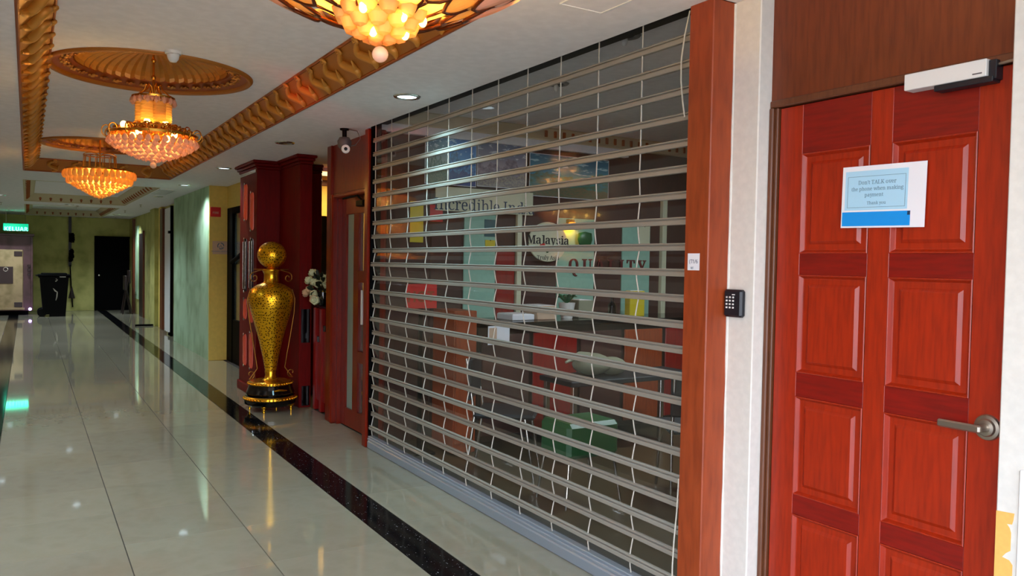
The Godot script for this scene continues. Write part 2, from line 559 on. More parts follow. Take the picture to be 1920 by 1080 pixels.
func ceiling_build() -> void:
	var ce := thing("ceiling", "grey-white plaster ceiling with long recessed coves", "ceiling", Vector3.ZERO, "", "structure")
	var w: Material = M.ceiling_white
	var y := 2.55
	var t := 0.12
	pbox(ce, "side_soffit", Vector3(-1.1, y, -24.7), Vector3(-0.05, y + t, 2.6), w)
	pbox(ce, "side_soffit", Vector3(1.72, y, -24.7), Vector3(2.30, y + t, 2.6), w)
	pbox(ce, "side_soffit", Vector3(2.30, y, -2.24), Vector3(2.7, y + t, 2.6), w)
	pbox(ce, "side_soffit", Vector3(2.30, y, -24.7), Vector3(5.0, y + t, -5.99), w)
	pbox(ce, "cove_edge", Vector3(1.65, y, -11.55), Vector3(1.72, y + t, 0.7), w)
	pbox(ce, "cove_edge", Vector3(-0.05, y, -11.55), Vector3(-0.042, y + t, 0.7), w)
	var bars := [[0.7, 2.6], [-13.0, -11.55], [-19.2, -18.1], [-24.7, -24.0]]
	for b in bars:
		pbox(ce, "cross_soffit", Vector3(-0.05, y, b[0]), Vector3(1.72, y + t, b[1]), w)
	# raised panels above coves; the first with round holes for the domes
	pbox(ce, "raised_panel", Vector3(-0.1, 2.70, -18.2), Vector3(1.8, 2.78, -12.9), w)
	pbox(ce, "raised_panel", Vector3(-0.1, 2.70, -24.1), Vector3(1.8, 2.78, -19.1), w)
	var k := MB.new()
	var zs := [-1.75, -5.65, -9.65]
	var cx := 0.704
	var half := 0.7
	var edges := [0.9]
	for z in zs:
		edges.append(z + half)
		edges.append(z - half)
	edges.append(-11.7)
	var d := Vector3(0, -1, 0)
	for i in range(0, edges.size(), 2):
		k.quad(Vector3(-0.2, 2.70, edges[i + 1]), Vector3(1.8, 2.70, edges[i + 1]), Vector3(1.8, 2.70, edges[i]), Vector3(-0.2, 2.70, edges[i]))
	for z in zs:
		k.quad(Vector3(-0.2, 2.70, z - half), Vector3(cx - half, 2.70, z - half), Vector3(cx - half, 2.70, z + half), Vector3(-0.2, 2.70, z + half))
		k.quad(Vector3(cx + half, 2.70, z - half), Vector3(1.8, 2.70, z - half), Vector3(1.8, 2.70, z + half), Vector3(cx + half, 2.70, z + half))
		for s in 64:
			var pq := []
			for j in 2:
				var a := TAU * (s + j) / 64.0
				var dir := Vector3(cos(a), 0, sin(a))
				var sq := dir * (half / maxf(absf(dir.x), absf(dir.z)))
				pq.append(Vector3(cx, 2.70, z) + dir * 0.60)
				pq.append(Vector3(cx, 2.70, z) + sq)
			k.tri(pq[0], pq[1], pq[3], d, d, d)
			k.tri(pq[0], pq[3], pq[2], d, d, d)
	put(ce, "raised_panel", k.done(), w)
	pbox(ce, "roof_slab", Vector3(-1.2, 2.96, -24.8), Vector3(6.6, 3.1, 2.6), M.concrete)
	# access hatch lip and stained corner, air grille
	var ah := thing("access_hatch", "flush white access hatch outlined in the ceiling near the shutter", "hatch", Vector3(1.93, 2.55, -2.45))
	pbox(ah, "hatch_board", Vector3(-0.10, -0.004, -0.18), Vector3(0.10, 0.0, 0.18), M.ceiling_white, 0.001)
	for q in [[-0.106, -0.186, 0.106, -0.18], [-0.106, 0.18, 0.106, 0.186], [-0.106, -0.18, -0.10, 0.18], [0.10, -0.18, 0.106, 0.18]]:
		pbox(ah, "frame_strip", Vector3(q[0], -0.007, q[1]), Vector3(q[2], 0.0, q[3]), M.white_paint)
	var ag := thing("air_grille", "white louvred air grille in the ceiling beyond the gold cove", "grille", Vector3(1.87, 2.55, -13.8))
	for q in [[-0.12, -0.55, 0.12, -0.53], [-0.12, 0.53, 0.12, 0.55], [-0.12, -0.53, -0.10, 0.53], [0.10, -0.53, 0.12, 0.53]]:
		pbox(ag, "frame_strip", Vector3(q[0], -0.012, q[1]), Vector3(q[2], 0.0, q[3]), M.white_paint)
	for i in 9:
		pbox(ag, "louvre", Vector3(-0.095 + i * 0.0212, -0.010, -0.53), Vector3(-0.095 + i * 0.0212 + 0.014, -0.004, 0.53), M.white_paint)

func slope_box(k: MB, a: Vector3, b: Vector3, inw: Vector3) -> void:
	# sloped band from the lower outer edge a..b rising by 0.15 and moving inwards by inw
	var up := Vector3(0, 0.15, 0)
	var l := (b - a).normalized()
	var n := (inw + Vector3(0, -0.165, 0)).normalized()
	var da := l * (inw.length() if true else 0.0)
	var A := a
	var B := b
	var C := b + inw + up - da
	var D := a + inw + up + da
	var fn := (B - A).cross(C - A)
	if fn.dot(n) < 0:
		k.quad(B, A, D, C)
	else:
		k.quad(A, B, C, D)

func cove_ornaments() -> void:
	# gold scroll, in local axes: x along the band, y up the slope (0..0.223), z out of the band
	var sc := MB.new()
	var pts := []
	var rad := []
	for i in 15:
		var t := i / 14.0
		pts.append(Vector3(0.055 * sin(t * TAU * 0.95 + 0.4) + 0.05 * (t - 0.5), 0.018 + 0.175 * t, 0.004 + 0.010 * sin(t * PI)))
		rad.append(0.011 + 0.017 * sin(PI * pow(t, 0.8)))
	for i in 7:
		var a := PI * 0.9 - i * 0.75
		pts.append(Vector3(0.030, 0.190, 0.012) + Vector3(cos(a), sin(a), 0) * (0.026 - i * 0.003))
		rad.append(0.012 - i * 0.0009)
	sc.tube(pts, rad, 7)
	# side leaf
	sc.tube([Vector3(0.02, 0.05, 0.004), Vector3(0.055, 0.075, 0.012), Vector3(0.07, 0.12, 0.006)], [0.006, 0.017, 0.004], 6)
	var scroll := sc.done()
	var dk := MB.new()
	dk.tube([Vector3(0, 0.10, -0.004), Vector3(0, 0.115, 0.012)], [0.028, 0.012], 8)
	dk.tube([Vector3(0, 0.10, 0.0), Vector3(0, 0.055, 0.008), Vector3(0, 0.03, 0.0)], [0.02, 0.016, 0.004], 6)
	var drop := dk.done()
	for ci in 3:
		var c = COVES[ci]
		var gold := ci == 0
		var labels := ["gold sloping cove trim with repeating carved scrolls", "cream sloping cove trim with dark drops beyond the gold cove", "cream sloping cove trim with dark drops near the end wall"]
		var tr := thing("trim_%d" % (ci + 1), labels[ci], "cove trim", Vector3.ZERO, "", "structure")
		var corners := [Vector3(c[0], 2.55, c[2]), Vector3(c[1], 2.55, c[2]), Vector3(c[1], 2.55, c[3]), Vector3(c[0], 2.55, c[3])]
		var ins := [Vector3(0, 0, 0.165), Vector3(-0.165, 0, 0), Vector3(0, 0, -0.165), Vector3(0.165, 0, 0)]
		for s in 4:
			var a: Vector3 = corners[s]
			var b: Vector3 = corners[(s + 1) % 4]
			var inw: Vector3 = ins[s]
			var k := MB.new()
			slope_box(k, a, b, inw)
			var up := (inw + Vector3(0, 0.15, 0)).normalized()
			var out := (inw * 0.15 / 0.165 + Vector3(0, -0.165, 0)).normalized()
			var l := (b - a).normalized()
			put(tr, "band", k.done(), M.gold_trim if gold else M.cream_trim)
			# beads along both edges
			var bk := MB.new()
			bk.tube([a + up * 0.006 + l * 0.004, b + up * 0.006 - l * 0.004], 0.010, 6)
			put(tr, "lower_bead", bk.done(), M.gold_deep if gold else M.cream_trim)
			var bk2 := MB.new()
			bk2.tube([a + up * 0.212 + l * 0.16, b + up * 0.212 - l * 0.16], 0.008, 6)
			put(tr, "upper_bead", bk2.done(), M.gold_deep if gold else M.cream_trim)
			var length := a.distance_to(b) - 0.36
			var step := 0.262 if gold else 0.16
			var cnt := int(length / step)
			if ci > 0 and s % 2 == 1: cnt = int(length / 0.32)
			for i in cnt:
				var at := a + l * (0.18 + (i + 0.5) * length / cnt)
				var o := put(tr, "scroll" if gold else "drop", scroll if gold else drop, M.gold_ornament if gold else M.gold_deep)
				var xa := l
				var za := out
				var ya := za.cross(xa).normalized()
				if ya.dot(up) < 0:
					xa = -xa
					ya = za.cross(xa).normalized()
				o.transform = Transform3D(Basis(xa, ya, za), at)

# ------------------------------------------------------------------ building shell
func shell_build() -> void:
	var wl := thing("wall_left", "cream painted wall along the corridor opposite the shutter", "wall", Vector3.ZERO, "", "structure")
	pbox(wl, "plaster", Vector3(-1.2, -0.1, -24.7), Vector3(-0.98, 2.96, -1.2), M.tan_wall)
	pbox(wl, "lintel", Vector3(-1.2, 2.55, -1.2), Vector3(-0.98, 2.96, 2.6), M.cream_wall)
	var wb := thing("wall_back", "dull yellow-green end wall of the corridor", "wall", Vector3.ZERO, "", "structure")
	pbox(wb, "plaster", Vector3(-1.2, -0.1, -24.8), Vector3(2.7, 2.96, -24.5), M.olive_wall)
	var wr := thing("wall_outer", "plain grey outer wall behind the shop rooms", "wall", Vector3.ZERO, "", "structure")
	pbox(wr, "plaster", Vector3(6.3, -0.1, -24.8), Vector3(6.5, 2.96, 2.6), M.maroon_wall)
	pbox(wr, "gable", Vector3(2.7, -0.1, -24.8), Vector3(6.5, 2.96, -24.5), M.cream_wall)
	pbox(wr, "front", Vector3(2.6, -0.1, 2.4), Vector3(6.5, 2.96, 2.6), M.cream_wall)
	pbox(wr, "bulkhead", Vector3(-1.2, 2.67, 2.4), Vector3(2.7, 2.97, 2.6), M.cream_wall)
	# side of the room behind the near door, and the office side wall
	pbox(wr, "cross_wall", Vector3(2.42, -0.1, -2.36), Vector3(6.5, 2.96, -2.24), M.maroon_wall)
	pbox(wr, "room_back", Vector3(2.75, -0.1, -2.24), Vector3(2.85, 2.96, 2.4), M.cream_wall)
	pbox(wr, "head_over_shutter", Vector3(2.38, 2.60, -5.99), Vector3(2.48, 2.96, -2.24), M.black_paint)
	pbox(wr, "ground_slab", Vector3(2.45, -0.12, -24.8), Vector3(6.5, -0.01, 2.6), M.office_floor)

func near_wall_build() -> void:
	# white wall returns either side of the timber door
	var w := thing("wall_right", "white painted wall pieces on both sides of the red timber door", "wall", Vector3.ZERO, "", "structure")
	pbox(w, "white_pier", Vector3(2.40, 0, -2.24), Vector3(2.62, 2.55, -2.108), M.white_wall, 0.004)
	pbox(w, "white_wall", Vector3(2.40, 0, -1.19), Vector3(2.75, 2.55, 2.6), M.white_wall, 0.004)
	# peeled paint patch: torn outline, a film of its own thickness
	var k := MB.new()
	k.prism([Vector2(-1.188, 0.2), Vector2(-1.142, 0.2), Vector2(-1.139, 0.66), Vector2(-1.148, 0.672), Vector2(-1.168, 0.676), Vector2(-1.158, 0.69), Vector2(-1.146, 0.70), Vector2(-1.146, 0.752), Vector2(-1.150, 0.765), Vector2(-1.158, 0.775), Vector2(-1.144, 0.777), Vector2(-1.141, 0.79), Vector2(-1.139, 0.81), Vector2(-1.188, 0.806)], 2.3985, 2.401)
	put(w, "peeled_patch", k.done(), M.peach_paint)
	pbox(w, "edge_board", Vector3(2.392, 0, -1.128), Vector3(2.41, 0.94, -1.02), M.white_paint, 0.004)
	# red timber post beside the shutter
	var p := thing("trim_4", "red-brown painted timber post between shutter and white wall", "post", Vector3.ZERO, "", "structure")
	pbox(p, "post", Vector3(2.283, 0, -2.372), Vector3(2.42, 2.55, -2.24), M.pillar_red, 0.004)
	# ragged bead of filler where the post meets the white pier
	var f := MB.new()
	var pts := []
	var rad := []
	for i in 26:
		pts.append(Vector3(2.399, 0.02 + i * 0.101, -2.2385))
		rad.append(0.003 + 0.004 * rng.randf())
	f.tube(pts, rad, 5)
	put(p, "filler_bead", f.done(), M.white_wall)
	# dark timber panel and frame round the near door
	var fr := thing("trim_5", "brown door frame with tall dark timber panel above the door", "door frame", Vector3.ZERO, "", "structure")
	pbox(fr, "over_panel", Vector3(2.472, 2.146, -2.108), Vector3(2.52, 2.55, -1.19), M.brown_wood)
	pbox(fr, "head", Vector3(2.462, 2.118, -2.108), Vector3(2.53, 2.146, -1.19), M.frame_brown, 0.004)
	pbox(fr, "jamb", Vector3(2.458, 0, -2.108), Vector3(2.53, 2.118, -2.088), M.frame_brown, 0.004)
	pbox(fr, "jamb_stop", Vector3(2.47, 0, -2.088), Vector3(2.53, 2.118, -2.074), M.frame_brown, 0.003)
	pbox(fr, "jamb", Vector3(2.462, 0, -1.212), Vector3(2.53, 2.118, -1.19), M.frame_brown, 0.004)

func door_build() -> void:
	var d := thing("door_1", "glossy red timber door with eight raised panels", "door", Vector3(2.482, 0.012, 0), "", "structure")
	var z := [-2.070, -1.966, -1.684, -1.603, -1.322, -1.216]
	var y := [0.0, 0.178, 0.553, 0.628, 1.003, 1.093, 1.463, 1.543, 1.918, 2.102]
	for i in [0, 2, 4]:
		pbox(d, "stile", Vector3(0, y[0], z[i]), Vector3(0.04, y[9], z[i + 1]), M.mahogany, 0.0015)
	for i in [0, 2, 4, 6, 8]:
		for c in [1, 3]:
			pbox(d, "rail", Vector3(0.0004, y[i], z[c]), Vector3(0.04, y[i + 1], z[c + 1]), M.mahogany_across, 0.001)
	for r in 4:
		for c in 2:
			var z0: float = z[1 + c * 2]
			var z1: float = z[2 + c * 2]
			var y0: float = y[1 + r * 2]
			var y1: float = y[2 + r * 2]
			var k := MB.new()
			# nested rectangles: inset from the opening and depth below the face
			var ring := [[0.0, -0.001], [0.003, -0.003], [0.005, -0.002], [0.013, 0.011], [0.016, 0.012], [0.034, 0.012], [0.046, 0.003]]
			for i in ring.size() - 1:
				var a: float = ring[i][0]
				var b: float = ring[i + 1][0]
				var xa: float = ring[i][1]
				var xb: float = ring[i + 1][1]
				var A := [Vector3(xa, y0 + a, z0 + a), Vector3(xa, y0 + a, z1 - a), Vector3(xa, y1 - a, z1 - a), Vector3(xa, y1 - a, z0 + a)]
				var B := [Vector3(xb, y0 + b, z0 + b), Vector3(xb, y0 + b, z1 - b), Vector3(xb, y1 - b, z1 - b), Vector3(xb, y1 - b, z0 + b)]
				for s in 4:
					k.quad(A[s], A[(s + 1) % 4], B[(s + 1) % 4], B[s])
			var e := 0.046
			k.quad(Vector3(0.003, y0 + e, z0 + e), Vector3(0.003, y0 + e, z1 - e), Vector3(0.003, y1 - e, z1 - e), Vector3(0.003, y1 - e, z0 + e))
			put(d, "panel", k.done(), M.mahogany)
	# lever handle
	var h := Node3D.new()
	h.name = "handle"
	h.position = Vector3(0, 1.015, -1.262)
	d.add_child(h, true)
	var rose := MB.new()
	rose.lathe([Vector2(0.040, 0.0), Vector2(0.040, 0.004), Vector2(0.037, 0.009), Vector2(0.028, 0.011), Vector2(0.024, 0.017), Vector2(0.015, 0.019), Vector2(0.0, 0.019)], 32, Vector3.ZERO)
	var ro := put(h, "rose", rose.done(), M.steel)
	ro.rotation.z = PI / 2
	ptube(h, "spindle", [Vector3(-0.015, 0, 0), Vector3(-0.055, 0, 0)], 0.011, M.steel, 12)
	var lv := MB.new()
	lv.cbox(Vector3(-0.062, -0.013, -0.125), Vector3(-0.048, 0.011, 0.006), 0.005)
	put(h, "lever", lv.done(), M.steel)
	# door closer
	var c := Node3D.new()
	c.name = "door_closer"
	d.add_child(c, true)
	pbox(c, "cover", Vector3(-0.052, 2.070, -1.536), Vector3(0.0, 2.122, -1.278), M.white_plastic, 0.002)
	pbox(c, "base_plate", Vector3(-0.046, 2.052, -1.44), Vector3(0.0, 2.070, -1.262), M.keypad_body, 0.002)
	pbox(c, "end_block", Vector3(-0.040, 2.060, -1.278), Vector3(0.0, 2.118, -1.255), M.keypad_body, 0.002)
	ptube(c, "arm", [Vector3(-0.024, 2.104, -1.262), Vector3(-0.024, 2.108, -1.205)], 0.005, M.steel, 8)
	pbox(c, "maker_mark", Vector3(-0.0526, 2.079, -1.318), Vector3(-0.052, 2.083, -1.290), M.grey_plastic)
	# notice taped to the door
	var n := thing("notice", "white printed notice with pale blue box taped to the red door", "notice", Vector3(2.474, 1.75, -1.63))
	var tl := deg_to_rad(1.0)
	n.rotation.x = tl
	pbox(n, "sheet", Vector3(-0.0006, -0.107, -0.154), Vector3(0.0006, 0.107, 0.154), M.paper)
	pbox(n, "blue_field", Vector3(-0.0009, -0.046, -0.142), Vector3(0.0, 0.090, 0.092), M.paper_blue)
	pbox(n, "blue_strip", Vector3(-0.0011, -0.101, -0.150), Vector3(0.0, -0.052, 0.104), M.strip_blue)
	pbox(n, "corner_mark", Vector3(-0.0013, -0.066, 0.094), Vector3(0.0, -0.053, 0.104), M.ink_navy)
	for q in [[-0.132, 0.070, 0.084, 0.0712], [-0.132, -0.037, 0.084, -0.0358], [-0.132, -0.036, -0.1308, 0.071], [0.0828, -0.036, 0.084, 0.071]]:
		pbox(n, "border_line", Vector3(-0.0012, q[1], q[0]), Vector3(0.0, q[3], q[2]), M.ink)
	text(n, "lettering", "Don't TALK over", 0.013, Vector3(-0.0013, 0.049, -0.02), -PI / 2, M.ink, "Droid Serif", 0.0004)
	text(n, "lettering", "the phone when making", 0.012, Vector3(-0.0013, 0.027, -0.02), -PI / 2, M.ink, "Droid Serif", 0.0004)
	text(n, "lettering", "payment", 0.012, Vector3(-0.0013, 0.006, -0.03), -PI / 2, M.ink, "Droid Serif", 0.0004)
	text(n, "lettering", "Thank you", 0.010, Vector3(-0.0013, -0.022, -0.02), -PI / 2, M.ink, "Droid Serif", 0.0004)
	# keypad on the white pier
	var kp := thing("door_keypad", "dark access keypad with twelve white buttons on the white pier", "keypad", Vector3(2.40, 1.302, -2.19))
	var kb := MB.new()
	kb.cbox(Vector3(-0.030, 0.0, -0.046), Vector3(0.0, 0.109, 0.046), 0.008)
	put(kp, "housing", kb.done(), M.keypad_body)
	for r in 4:
		for q in 3:
			pbox(kp, "button", Vector3(-0.033, 0.034 + r * 0.0135, -0.031 + q * 0.0165), Vector3(-0.029, 0.041 + r * 0.0135, -0.023 + q * 0.0165), M.white_plastic, 0.001)
	pbox(kp, "status_window", Vector3(-0.0315, 0.087, 0.0), Vector3(-0.029, 0.091, 0.014), M.white_plastic)
	# sticker on the red post
	var st := thing("post_sticker", "small white handwritten sticker on the red-brown post", "sticker", Vector3(2.2825, 1.518, -2.310))
	pbox(st, "label_sheet", Vector3(-0.0005, -0.034, -0.040), Vector3(0.0002, 0.034, 0.026), M.paper)
	text(st, "lettering", "(T1/6", 0.015, Vector3(-0.0008, 0.001, -0.007), -PI / 2, M.ink_navy, "Droid Sans", 0.0004)
	text(st, "lettering", "MF", 0.009, Vector3(-0.0008, -0.025, -0.014), -PI / 2, M.ink_navy, "Droid Sans", 0.0004)
	# loose cord down the right guide
	var cord := MB.new()
	cord.tube([Vector3(2.31, 2.545, -2.40), Vector3(2.308, 2.45, -2.425), Vector3(2.306, 2.35, -2.44), Vector3(2.306, 2.26, -2.438), Vector3(2.30, 2.18, -2.42), Vector3(2.294, 2.11, -2.40)], 0.0035, 6)
	tag(put(self, "pull_cord", cord.done(), M.rope), "thin cream cord dangling over the top of the shutter", "cord")
	var cord2 := MB.new()
	cord2.tube([Vector3(2.296, 0.62, -2.385), Vector3(2.292, 0.48, -2.388), Vector3(2.29, 0.36, -2.398), Vector3(2.29, 0.25, -2.404), Vector3(2.292, 0.02, -2.404)], 0.0035, 6)
	tag(put(self, "lower_cord", cord2.done(), M.rope), "thin cream cord beside the foot of the red-brown post", "cord")

# ------------------------------------------------------------------ roller shutter
func shutter_build() -> void:
	var s := thing("roller_shutter", "closed roller shutter of clear panels and aluminium rails", "roller shutter", Vector3(2.345, 0, 0))
	var z0 := -2.41
	var dz := 0.3165
	var nc := 11
	var ys := []
	for i in 22:
		ys.append(2.451 - 0.1087 * i)
	var off := func(i: int) -> float:
		var a := clampf((i - 4) / 5.0, 0.0, 1.0) * 0.008
		return a if i % 2 == 0 else -a
	# rails: face with a dark groove between two lips
	var zr0 := z0 + 0.035
	var zr1 := z0 - dz * nc - 0.045
	var rk := MB.new()
	rk.cbox(Vector3(-0.012, -0.017, zr1), Vector3(0.008, 0.003, zr0), 0.002)
	rk.box(Vector3(-0.002, 0.003, zr1), Vector3(0.006, 0.0085, zr0))
	rk.cbox(Vector3(-0.011, 0.0085, zr1), Vector3(0.008, 0.016, zr0), 0.002)
	var rail := rk.done()
	for i in 22:
		put(s, "rail", rail, M.alu, Vector3(off.call(i), ys[i], 0))
	# panes and links between rails
	var yy := [2.60] + ys + [0.10]
	var meshes := {}
	for r in 23:
		var top: float = yy[r] - (0.016 if r > 0 else 0.0)
		var bot: float = yy[r + 1] + (0.017 if r < 22 else 0.0)
		var xt: float = off.call(r - 1) if r > 0 else 0.0
		var xb: float = off.call(r) if r < 22 else 0.0
		var h := top - bot
		var key := "%.3f %.4f %.4f" % [h, xt, xb]
		if not meshes.has(key):
			var pk := MB.new()
			var w := dz - 0.012
			for q in 3:
				var t0 := q / 3.0
				var t1 := (q + 1) / 3.0
				var xa := lerpf(xb, xt, t0) - (0.0012 if r > 7 else 0.0) * sin(PI * t0)
				var xc := lerpf(xb, xt, t1) - (0.0012 if r > 7 else 0.0) * sin(PI * t1)
				pk.quad(Vector3(xa, h * t0, -w / 2), Vector3(xa, h * t0, w / 2), Vector3(xc, h * t1, w / 2), Vector3(xc, h * t1, -w / 2))
			var lk := MB.new()
			var pts := []
			for q in 5:
				var t := q / 4.0
				pts.append(Vector3(lerpf(xb, xt, t) - (0.0012 if r > 7 else 0.0) * sin(PI * t), h * t, 0))
			lk.tube(pts, 0.0034, 6, false)
			meshes[key] = [pk.done(), lk.done()]
		for c in nc:
			put(s, "clear_pane", meshes[key][0], M.clear_panel, Vector3(0, bot, z0 - dz * (c + 0.5)))
		for c in nc + 1:
			put(s, "link", meshes[key][1], M.rod, Vector3(-0.002, bot, z0 - dz * c))
	# bottom bar with two grooves
	var bk := MB.new()
	bk.cbox(Vector3(-0.030, 0.0, zr1), Vector3(0.030, 0.062, zr0), 0.008)
	bk.box(Vector3(-0.024, 0.062, zr1), Vector3(0.024, 0.066, zr0))
	bk.cbox(Vector3(-0.028, 0.066, zr1), Vector3(0.026, 0.082, zr0), 0.004)
	bk.box(Vector3(-0.020, 0.082, zr1), Vector3(0.020, 0.086, zr0))
	bk.cbox(Vector3(-0.022, 0.086, zr1), Vector3(0.020, 0.098, zr0), 0.003)
	put(s, "bottom_bar", bk.done(), M.alu_bar)
	pbox(s, "guide_channel", Vector3(-0.02, 0, zr1 - 0.01), Vector3(0.06, 2.6, zr1 + 0.012), M.black_paint)
	pbox(s, "guide_channel", Vector3(0.02, 0, zr0 - 0.012), Vector3(0.06, 2.6, zr0 + 0.02), M.grey_plastic)

# ------------------------------------------------------------------ timber block with glazed door
func timber_block_build() -> void:
	var b := thing("wall_timber", "varnished red-brown timber wall section holding a glazed door", "wall", Vector3.ZERO, "", "structure")
	pbox(b, "shutter_post", Vector3(2.306, 0, -6.03), Vector3(2.46, 2.55, -5.955), M.door_timber, 0.006)
	pbox(b, "end_post", Vector3(2.375, 0, -7.17), Vector3(2.52, 2.55, -7.06), M.door_timber, 0.006)
	pbox(b, "bead_post", Vector3(2.36, 0, -7.02), Vector3(2.50, 2.10, -6.975), M.door_timber, 0.012)
	pbox(b, "upper_panel", Vector3(2.40, 2.10, -7.06), Vector3(2.50, 2.55, -6.03), M.door_timber)
	pbox(b, "post_infill", Vector3(2.41, 0, -7.06), Vector3(2.50, 2.10, -6.94), M.door_timber)
	pbox(b, "head_mould", Vector3(2.37, 2.06, -7.06), Vector3(2.50, 2.10, -6.03), M.door_timber, 0.01)
	pbox(b, "jamb", Vector3(2.40, 0, -6.20), Vector3(2.50, 2.06, -6.03), M.door_timber, 0.004)
	pbox(b, "return_wall", Vector3(2.50, 0, -7.17), Vector3(2.60, 2.55, -7.06), M.maroon_wall)
	var d := thing("door_2", "narrow glazed timber door with tall pane and three stacked panes", "door", Vector3(2.445, 0.01, 0), "", "structure")
	var za := -6.94
	var zb := -6.20
	pbox(d, "stile", Vector3(0, 0, za), Vector3(0.045, 2.05, za + 0.11), M.door_timber, 0.003)
	pbox(d, "stile", Vector3(0, 0, zb - 0.09), Vector3(0.045, 2.05, zb), M.door_timber, 0.003)
	pbox(d, "muntin", Vector3(0, 0.16, -6.64), Vector3(0.045, 1.90, -6.52), M.door_timber, 0.003)
	pbox(d, "rail", Vector3(0, 0, za + 0.11), Vector3(0.045, 0.16, zb - 0.09), M.door_timber, 0.003)
	pbox(d, "rail", Vector3(0, 1.90, za + 0.11), Vector3(0.045, 2.05, zb - 0.09), M.door_timber, 0.003)
	pbox(d, "rail", Vector3(0, 1.30, -6.52), Vector3(0.045, 1.40, zb - 0.09), M.door_timber, 0.003)
	pbox(d, "rail", Vector3(0, 0.60, -6.52), Vector3(0.045, 0.70, zb - 0.09), M.door_timber, 0.003)
	pbox(d, "frosted_pane", Vector3(0.02, 0.16, za + 0.11), Vector3(0.024, 1.90, -6.64), M.frosted)
	for q in [[0.16, 0.60], [0.70, 1.30], [1.40, 1.90]]:
		pbox(d, "pane", Vector3(0.02, q[0], -6.52), Vector3(0.024, q[1], zb - 0.09), M.door_glass)
	var h := Node3D.new()
	h.name = "pull_handle"
	d.add_child(h, true)
	ptube(h, "grip", [Vector3(-0.045, 0.95, -6.30), Vector3(-0.045, 1.24, -6.30)], 0.012, M.white_plastic, 10)
	ptube(h, "bracket", [Vector3(-0.045, 0.98, -6.30), Vector3(0.0, 0.98, -6.30)], 0.008, M.chrome, 8)
	ptube(h, "bracket", [Vector3(-0.045, 1.21, -6.30), Vector3(0.0, 1.21, -6.30)], 0.008, M.chrome, 8)
	var cl := Node3D.new()
	cl.name = "closer_arm"
	d.add_child(cl, true)
	ptube(cl, "arm", [Vector3(-0.06, 2.035, -6.75), Vector3(-0.06, 2.04, -6.40), Vector3(-0.03, 1.99, -6.34)], 0.009, M.black_plastic, 8)
	pbox(cl, "body", Vector3(-0.06, 1.95, -6.44), Vector3(0.0, 2.00, -6.28), M.black_plastic, 0.006)
	# notice behind the pane
	var n := thing("door_notice", "yellow and black notice stuck inside the glazed timber door", "notice", Vector3(2.472, 1.66, -6.37))
	pbox(n, "card", Vector3(0, -0.10, -0.075), Vector3(0.002, 0.08, 0.075), M.yellow_card)
	pbox(n, "black_field", Vector3(-0.001, -0.085, -0.065), Vector3(0.0, -0.02, 0.065), M.black_paint)
	pbox(n, "black_field", Vector3(-0.001, 0.0, -0.065), Vector3(0.0, 0.055, 0.065), M.black_paint)

